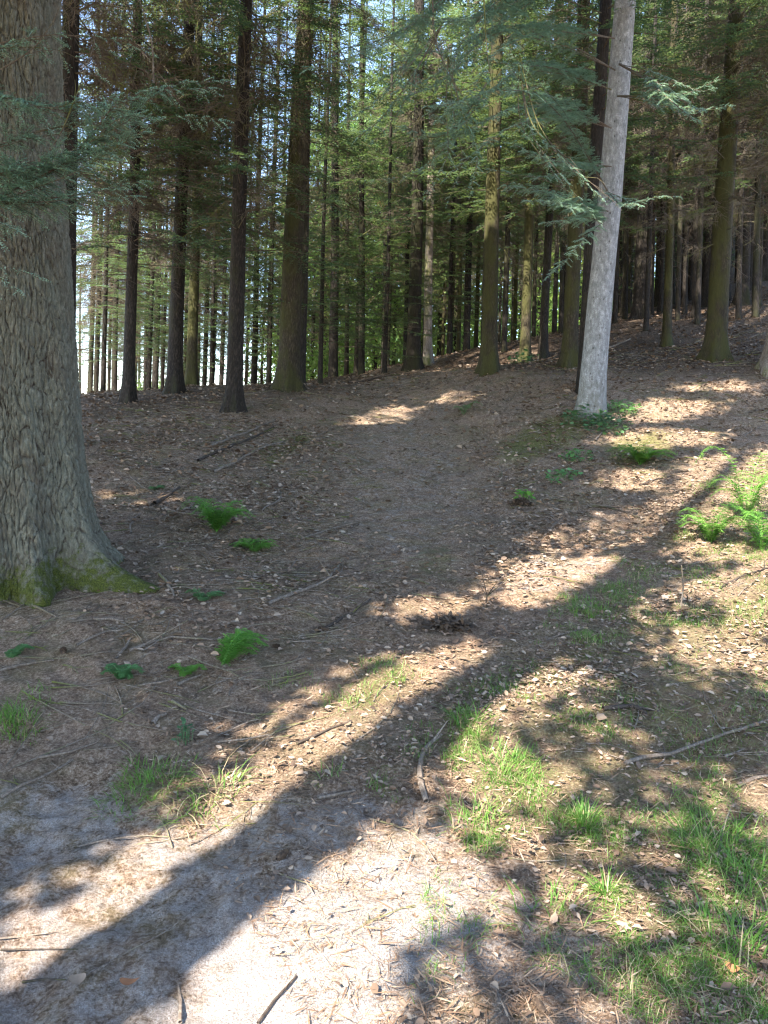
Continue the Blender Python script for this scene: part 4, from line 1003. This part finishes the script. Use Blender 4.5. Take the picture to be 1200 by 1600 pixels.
def leafy_plant(px, py, n, r, h, leaf, seed, label, mat='herb', name='seedling', cat='plant'):
    rg = np.random.default_rng(seed); g = ground(px, py); mb = MB()
    a = rg.uniform(0, 6.283, n); q = np.sqrt(rg.random(n)) * r
    X, Yv = g[0] + np.cos(a) * q, g[1] + np.sin(a) * q; zt = H(X, Yv); P = np.stack([X, Yv, zt + h * rg.uniform(.25, 1, n) * (1 - .5 * (q / r))], -1) - g
    for k in range(n):
        tube(mb, [(P[k, 0] * .8, P[k, 1] * .8, zt[k] - g[2]), P[k]], [.0018, .001], 3, 1, cap=False)
    D = flat_dirs(n, rg, .25); L = leaf * rg.uniform(.6, 1.2, n); N = nrm(rg.normal(0, .35, (n, 3)) + (0, 0, 1)); D = nrm(D); S = nrm(np.cross(D, N)); l = L[:, None]
    V = np.stack([P, P + D * l * .25 + S * l * .36, P + D * l * .7 + S * l * .28, P + D * l, P + D * l * .7 - S * l * .28, P + D * l * .25 - S * l * .36], 1).reshape(-1, 3)
    b0 = (np.arange(n) * 6)[:, None]; mb.add(V, np.vstack([b0 + [0, 1, 2, 3], b0 + [0, 3, 4, 5]]))
    o = mb.obj(name, [M[mat], M[mat]]); o.location = g
    return tag(o, label, cat)
leafy_plant(819, 780, 40, .09, .16, .06, 1, 'round bright green seedling on a dark mound right of the path', 'fern')
leafy_plant(878, 748, 70, .2, .12, .06, 2, 'low leafy plant between the bright seedling and the silver fir')
leafy_plant(902, 718, 70, .25, .14, .065, 3, 'leafy plant creeping down from the foot of the silver fir')
leafy_plant(915, 655, 150, .34, .22, .075, 4, 'dark ivy clump at the left foot of the silver fir', 'ivy', 'ivy')
leafy_plant(945, 668, 160, .34, .2, .075, 5, 'ivy spreading over the roots right below the silver fir', 'ivy', 'ivy')
leafy_plant(972, 645, 90, .25, .24, .075, 6, 'ivy tuft standing to the right of the silver fir foot', 'herb', 'ivy')
leafy_plant(815, 568, 60, .3, .3, .09, 7, 'small green shrub at the foot of a brown slim conifer', 'herb', 'shrub')
leafy_plant(290, 1160, 20, .05, .12, .03, 8, 'thin dark sprig standing by the grass patch on the left', 'ivy')

# ------------------------------------------------------------------ fallen sticks, each a thing
def stick(pts, r, label, mat='stick', seed=0, twigs=0, upright=0, lift=.012, name='fallen_stick'):
    rg = np.random.default_rng(900 + seed)
    if upright:
        g = ground(*pts[0]); P = np.array([g - (0, 0, .03), g + (.01, .0, upright * .5), g + (-.005, .02, upright)])
    else:
        P = np.array([ground(*p) for p in pts]); P = polyline(P, .09)
        P[:, :2] += rg.normal(0, .006, (len(P), 2)); P[:, 2] = H(P[:, 0], P[:, 1])
        s = P[:, 2].copy()
        for _ in range(5): s[1:-1] = np.maximum(s[1:-1], (s[:-2] + s[2:]) / 2)
        P[:, 2] = s + r * .6 + lift * .3
    g = P[0].copy(); mb = MB()
    tube(mb, P - g, r * np.linspace(1, .55, len(P)) * rg.uniform(.85, 1.15, len(P)), 6)
    for k in range(twigs):
        i_ = rg.integers(1, len(P) - 1) if len(P) > 2 else 0; d = nrm(nrm(P[i_] - P[i_ - 1]) + rg.normal(0, .6, 3) * (1, 1, .3) + (0, 0, .1)); l = rg.uniform(.08, .3)
        tube(mb, [P[i_] - g, P[i_] - g + d * l * .5, P[i_] - g + d * l], [r * .5, r * .4, r * .2], 4)
    o = mb.obj(name, [M[mat]]); o.location = g
    return tag(o, label, 'stick')
ST = [([(0, 1050), (45, 1042), (85, 1034)], .010, 'pale stick at the left edge below the big tree', 'stick', 0),
      ([(668, 1258), (654, 1215), (660, 1180), (690, 1150)], .014, 'curved brown stick bowed round the sunlit grass', 'stick', 1),
      ([(975, 1200), (1060, 1182), (1120, 1158), (1205, 1128)], .011, 'long pale stick running to the right edge', 'stick', 1),
      ([(845, 903), (880, 908), (912, 918)], .007, 'thin dark twig across the sunlit sand', 'stick_dark', 0),
      ([(420, 948), (470, 928), (510, 908), (535, 880)], .013, 'long grey stick left of the path between fern and pale leaves', 'stick', 3),
      ([(500, 990), (540, 968), (580, 940)], .011, 'dark stick on the path pointing uphill', 'stick_dark', 1),
      ([(1115, 1345), (1130, 1300), (1142, 1262)], .006, 'grey twig lying in the thick grass clump', 'stick', 0),
      ([(1125, 920), (1165, 903), (1205, 888)], .010, 'dark grey stick at the right edge below the bracken', 'stick_dark', 1),
      ([(1150, 1232), (1205, 1214)], .010, 'pale broken stick end at the right edge above thick grass', 'stick', 0),
      ([(405, 1605), (432, 1565), (462, 1530)], .006, 'dark twig on the bright sand at the bottom edge', 'stick_dark', 0),
      ([(495, 1250), (555, 1241)], .009, 'short pale twig in the trunk shadow', 'stick', 0),
      ([(276, 1073), (295, 1064), (312, 1060)], .012, 'short pale broken stick beside the tiny fern', 'stick', 0),
      ([(212, 1078), (250, 1072), (282, 1062)], .008, 'thin pale stick left of the tiny fern', 'stick', 0),
      ([(205, 1020), (250, 1003), (318, 1003)], .010, 'pale brown stick below the drift of tan leaves', 'stick', 1),
      ([(180, 1030), (205, 1000)], .010, 'short stick slanting up below the big tree', 'stick', 0),
      ([(250, 902), (262, 918), (272, 936)], .014, 'pale stick leaning off the tip of the mossy root', 'stick', 0),
      ([(50, 950), (70, 957), (88, 966)], .009, 'thin stick at the front foot of the big tree', 'stick', 0),
      ([(144, 970), (168, 970), (192, 973)], .010, 'grey stick lying in front of the middle root', 'stick', 0),
      ([(120, 1012), (160, 995), (195, 990)], .008, 'thin brown stick in front of the middle root, nearer the viewer', 'stick', 0),
      ([(0, 1250), (50, 1225), (118, 1190)], .008, 'long thin stick slanting up from the left edge', 'stick', 1),
      ([(60, 1190), (130, 1172), (150, 1165)], .007, 'thin pale twig right of the dark grass tuft', 'stick', 0),
      ([(330, 700), (380, 680), (430, 658)], .022, 'uppermost long branch lying on the slope below the dark conifer', 'stick', 2),
      ([(310, 722), (370, 695), (428, 668)], .020, 'second long branch lying parallel on the slope', 'stick_dark', 2),
      ([(335, 740), (385, 715), (445, 690)], .018, 'third long branch beside the mossy patch on the slope', 'stick', 1),
      ([(262, 802), (295, 808), (328, 812)], .013, 'stick pointing at the bright fern clump', 'stick', 1),
      ([(205, 835), (207, 815), (218, 806)], .010, 'small hooked stick right of the big trunk', 'stick', 0),
      ([(240, 790), (262, 778), (280, 765)], .022, 'dark rotten branch piece above the stick by the fern', 'stick_dark', 1),
      ([(400, 755), (425, 765), (440, 778), (410, 800)], .012, 'bent stick on the slope left of the path', 'stick', 1),
      ([(470, 845), (530, 825), (560, 818)], .009, 'thin grey stick lying across the edge of the path', 'stick', 1),
      ([(0, 1492), (60, 1489), (120, 1487)], .003, 'thin straight twig in sun at the left bottom edge', 'stick_dark', 0),
      ([(40, 1538), (105, 1536)], .004, 'dark twig lying in the bottom left corner', 'stick_dark', 0),
      ([(283, 1600), (286, 1570), (283, 1540)], .006, 'upright-lying twig at the corner of the bright sand', 'stick', 0),
      ([(145, 1525), (172, 1508)], .005, 'short pale twig in the shadow near the orange leaf', 'stick', 0),
      ([(930, 690), (950, 665), (975, 650)], .012, 'grey stick poking out of the ivy under the silver fir', 'stick', 0),
      ([(1000, 760), (1040, 748), (1070, 742)], .010, 'dark stick across the sun patch below the light green fern', 'stick_dark', 0),
      ([(920, 795), (960, 800), (1000, 812)], .012, 'dark stick among leaves above the sunlit sand', 'stick_dark', 2),
      ([(940, 1112), (990, 1108), (1010, 1120)], .016, 'dark rotten stick in the leaf litter of the right bank', 'stick_dark', 1),
      ([(945, 548), (985, 532)], .03, 'pale fallen branch right behind the silver fir', 'stick', 1),
      ([(1130, 1185), (1165, 1175)], .008, 'small forked twig below the long pale stick', 'stick', 2),
      ([(240, 1135), (262, 1120)], .014, 'pale flat wood chip below the tiny fern', 'stick', 0),
      ([(272, 1100), (292, 1112)], .010, 'short cream twig above the pale wood chip', 'stick', 0),
      ([(460, 1165), (510, 1148), (550, 1135)], .007, 'thin brown twig along the sunlit strip', 'stick_dark', 0),
      ([(545, 600), (600, 590), (640, 585)], .03, 'fallen log lying at the crest of the path', 'stick_dark', 1),
      ([(1075, 800), (1100, 830)], .008, 'thin twig leaning by the bracken clump', 'stick', 0)]
for k, (pts, r, lb, mt, tw) in enumerate(ST): stick(pts, r, lb, mt, k, tw)
stick([(1063, 952)], .006, 'upright pale stick standing in the right bank', 'stick', 88, 0, upright=.3)
stick([(758, 945)], .008, 'short dark upright sprig beside the sun patch on the path', 'stick_dark', 89, 4, upright=.12)
stick([(802, 838)], .012, 'small dark upright stub right of the path', 'stick_dark', 90, 0, upright=.08)

# ------------------------------------------------------------------ cones, orange leaf, scraped leaf mound
def cone(px, py, L, seed, label):
    rg = np.random.default_rng(seed); g = ground(px, py); mb = MB(); n = 90
    u = np.linspace(0, 1, n); a = np.arange(n) * 2.4; ax = np.array((math.cos(seed), math.sin(seed), 0.05)); s = np.cross(ax, (0, 0, 1.0)); up = np.array((0, 0, 1.0))
    rr = L * .26 * np.sin(np.pi * np.clip(u * .9 + .08, 0, 1)) ** .7
    tube(mb, np.linspace(0, 1, 6)[:, None] * ax * L, L * .2 * np.sin(np.pi * np.linspace(.12, .93, 6)), 8)
    O = np.cos(a)[:, None] * s + np.sin(a)[:, None] * up
    blades(mb, ax * (L * u)[:, None] + O * (rr * .5)[:, None], O * .8 + ax * .5, L * .2, L * .16, N=ax)
    o = mb.obj('pine_cone', [M['cone']]); o.location = g + (0, 0, L * .2)
    return tag(o, label, 'cone')
cone(432, 1350, .06, 1, 'dark cone lying in the middle of the trunk shadow')
cone(851, 1590, .05, 2, 'dark cone at the bottom edge of the picture')
cone(514, 988, .07, 3, 'dark cone on the path below the dark stick')
cone(437, 1012, .05, 4, 'small dark cone left of the path near the bright frond')
cone(100, 1018, .07, 5, 'dark reddish cone in front of the big tree')
def flat_leaf(px, py, L, label, mat, seed):
    rg = np.random.default_rng(seed); g = ground(px, py); mb = MB(); a = np.linspace(0, 2 * np.pi, 16, endpoint=False)
    rim = np.stack([np.cos(a) * L * .5, np.sin(a) * L * .36, .01 + .006 * np.cos(2 * a)], -1)
    mid = rim * (.5, .5, .35)
    V = np.vstack([rim, mid, [[0, 0, .002]]]); F = [[k, (k + 1) % 16, 16 + (k + 1) % 16, 16 + k] for k in range(16)] + [[16 + k, 16 + (k + 1) % 16, 16 + (k + 2) % 16, 32] for k in range(0, 16, 2)]
    mb.add(V, F); o = mb.obj('dead_leaf', [M[mat]], smooth=True); o.location = g + (0, 0, .016); o.rotation_euler = (.25, .12, rg.uniform(0, 6))
    return tag(o, label, 'leaf')
flat_leaf(203, 1549, .062, 'round orange leaf lying in the shadow on the sand', 'orange_leaf', 1)
flat_leaf(76, 1165, .05, 'pale yellow leaf below the dark grass tuft at the left edge', 'pale_leaf', 2)
flat_leaf(120, 1543, .05, 'pale leaf at the bottom left left of the orange leaf', 'pale_leaf', 3)
flat_leaf(1142, 1525, .045, 'orange leaf in the tall glossy grass at bottom right', 'orange_leaf', 4)
flat_leaf(940, 1130, .07, 'pale leaf on the right bank above the long pale stick', 'pale_leaf', 5)
def mound(px, py, L, seed, label):
    rg = np.random.default_rng(seed); g = ground(px, py); mb = MB(); n = 420
    xy = np.clip(rg.normal(0, 1, (n, 2)), -1.6, 1.6) * (L * .42, L * .24); P = np.stack([xy[:, 0], xy[:, 1], .06 * np.exp(-(xy[:, 0] / L) ** 2 * 3) * rg.random(n)], -1)
    blades(mb, P, rg.normal(0, 1, (n, 3)) * (1, 1, .5), rg.uniform(.03, .07, n), .03, N=nrm(rg.normal(0, 1, 3)))
    o = mb.obj('leaf_heap', [M['cone']]); o.location = g + (0, 0, .01)
    return tag(o, label, 'leaf heap')
mound(700, 983, .2, 1, 'dark heap of wet leaves on the path above the sunlit strip')
mound(815, 790, .12, 2, 'dark earth heap under the round bright seedling')
